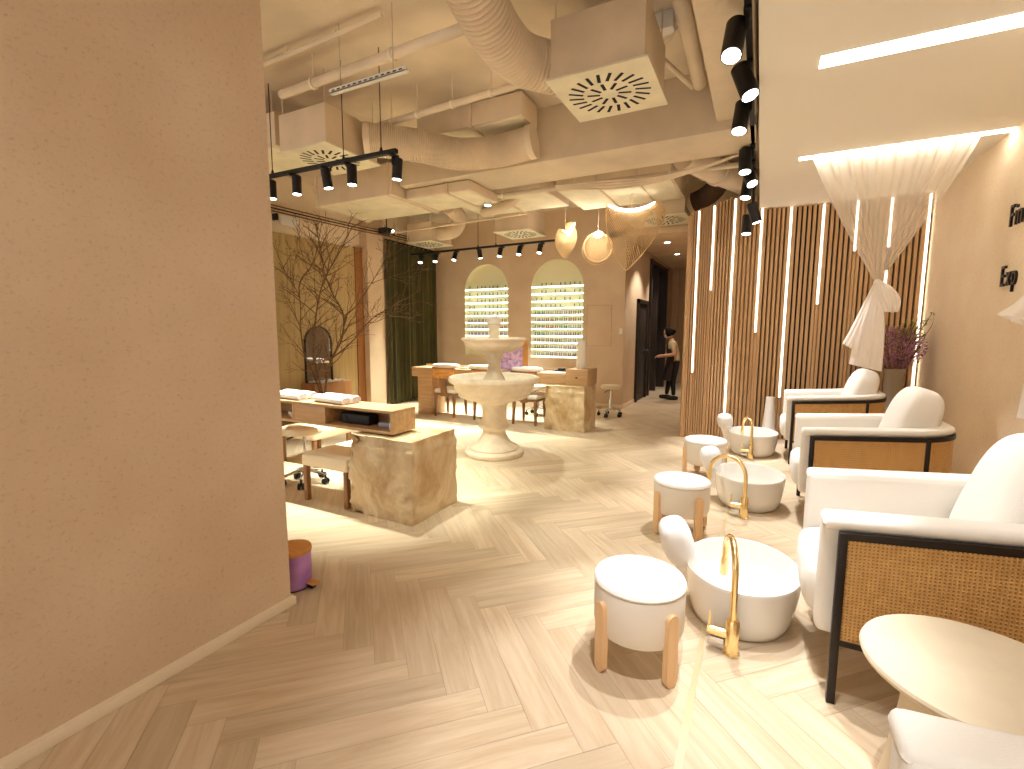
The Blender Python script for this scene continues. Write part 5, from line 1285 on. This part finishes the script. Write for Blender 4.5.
    for sg in (-1, 1): b.blob(M @ Vector((-0.088, sg*0.032, 0.018))+hc, (0.006, 0.011, 0.006), n=10, m=6)
    b.build('eyes', parent=t)
    b = MB().use('skin')
    for sg in (-1, 1): b.blob(M @ Vector((0.008, sg*0.078, -0.005))+hc, (0.018, 0.008, 0.03), n=12, m=8)
    b.build('ears', parent=t)
    # apron wraps the front
    b = MB().use('apron'); rows = []
    for z, rx, ry, cx in ((1.20, .12, .13, -0.015), (1.10, .14, .165, 0.0), (0.96, .135, .17, 0.02), (0.82, .16, .19, 0.02), (0.62, .17, .20, 0.0), (0.42, .175, .205, -0.02)):
        rows.append([Vector((cx-rx*math.cos(a), ry*math.sin(a), z)) for a in [(-1.45+2.9*j/18) for j in range(19)]])
    b.grid(rows); b.grid([[p+Vector((0.008, 0, 0)) for p in r_] for r_ in rows]); b.build('apron', parent=t, sharp=180)
    for x, y in ((0.01, -0.09), (-0.13, 0.09)):
        MB().use('shoe').blob((x, y, 0.045), (0.125, 0.045, 0.045), 0.6, 0.8, 24, 12).build('shoe', parent=t)
    t.rotation_euler = (0, 0, math.radians(12)); t.scale = (0.95, 0.95, 0.945)
person()
t = thing('cabinet', 'white cabinet behind the person at the end of the corridor', 'cabinet', (-1.3, 11.6, 0))
MB().use('white_plastic').box((-0.22, -0.2, 0.06), (0.3, 0.25, 0.8), 0.006).build('cabinet_body', parent=t)
MB().use('white_plastic').box((-0.2, -0.215, 0.09), (0.28, -0.2, 0.77), 0.004).build('door', parent=t)
MB().use('dark').box((-0.2, -0.18, 0), (0.28, 0.23, 0.06)).build('plinth', parent=t)
t = thing('potted_plant', 'bright green leafy plant on the cabinet behind the person', 'plant', (-1.36, 11.5, 0.8))
MB().use('white_ceramic').lathe([(0.001, 0), (0.07, 0), (0.09, 0.16), (0.08, 0.16), (0.06, 0.03), (0.001, 0.03)], n=24).build('pot', parent=t)
b = MB().use('leaf_bright'); rnd = random.Random(9)
for k in range(160):
    v = Vector((rnd.gauss(0, 1), rnd.gauss(0, 1), rnd.gauss(0.5, 1))).normalized(); p = Vector((0, 0, 0.42))+Vector((v.x*0.13, v.y*0.13, v.z*0.2))*rnd.uniform(0.4, 1)
    s_ = v.orthogonal().normalized()*0.02; b.face([p, p+v*0.04+s_, p+v*0.08, p+v*0.04-s_])
b.build('foliage', parent=t)['kind'] = 'stuff'
b = MB().use('bark')
for k in range(6): a = k*1.05; b.tube([(0.02*math.cos(a), 0.02*math.sin(a), 0.03), (0.09*math.cos(a), 0.09*math.sin(a), 0.45)], 0.005, 5)
b.build('stems', parent=t)
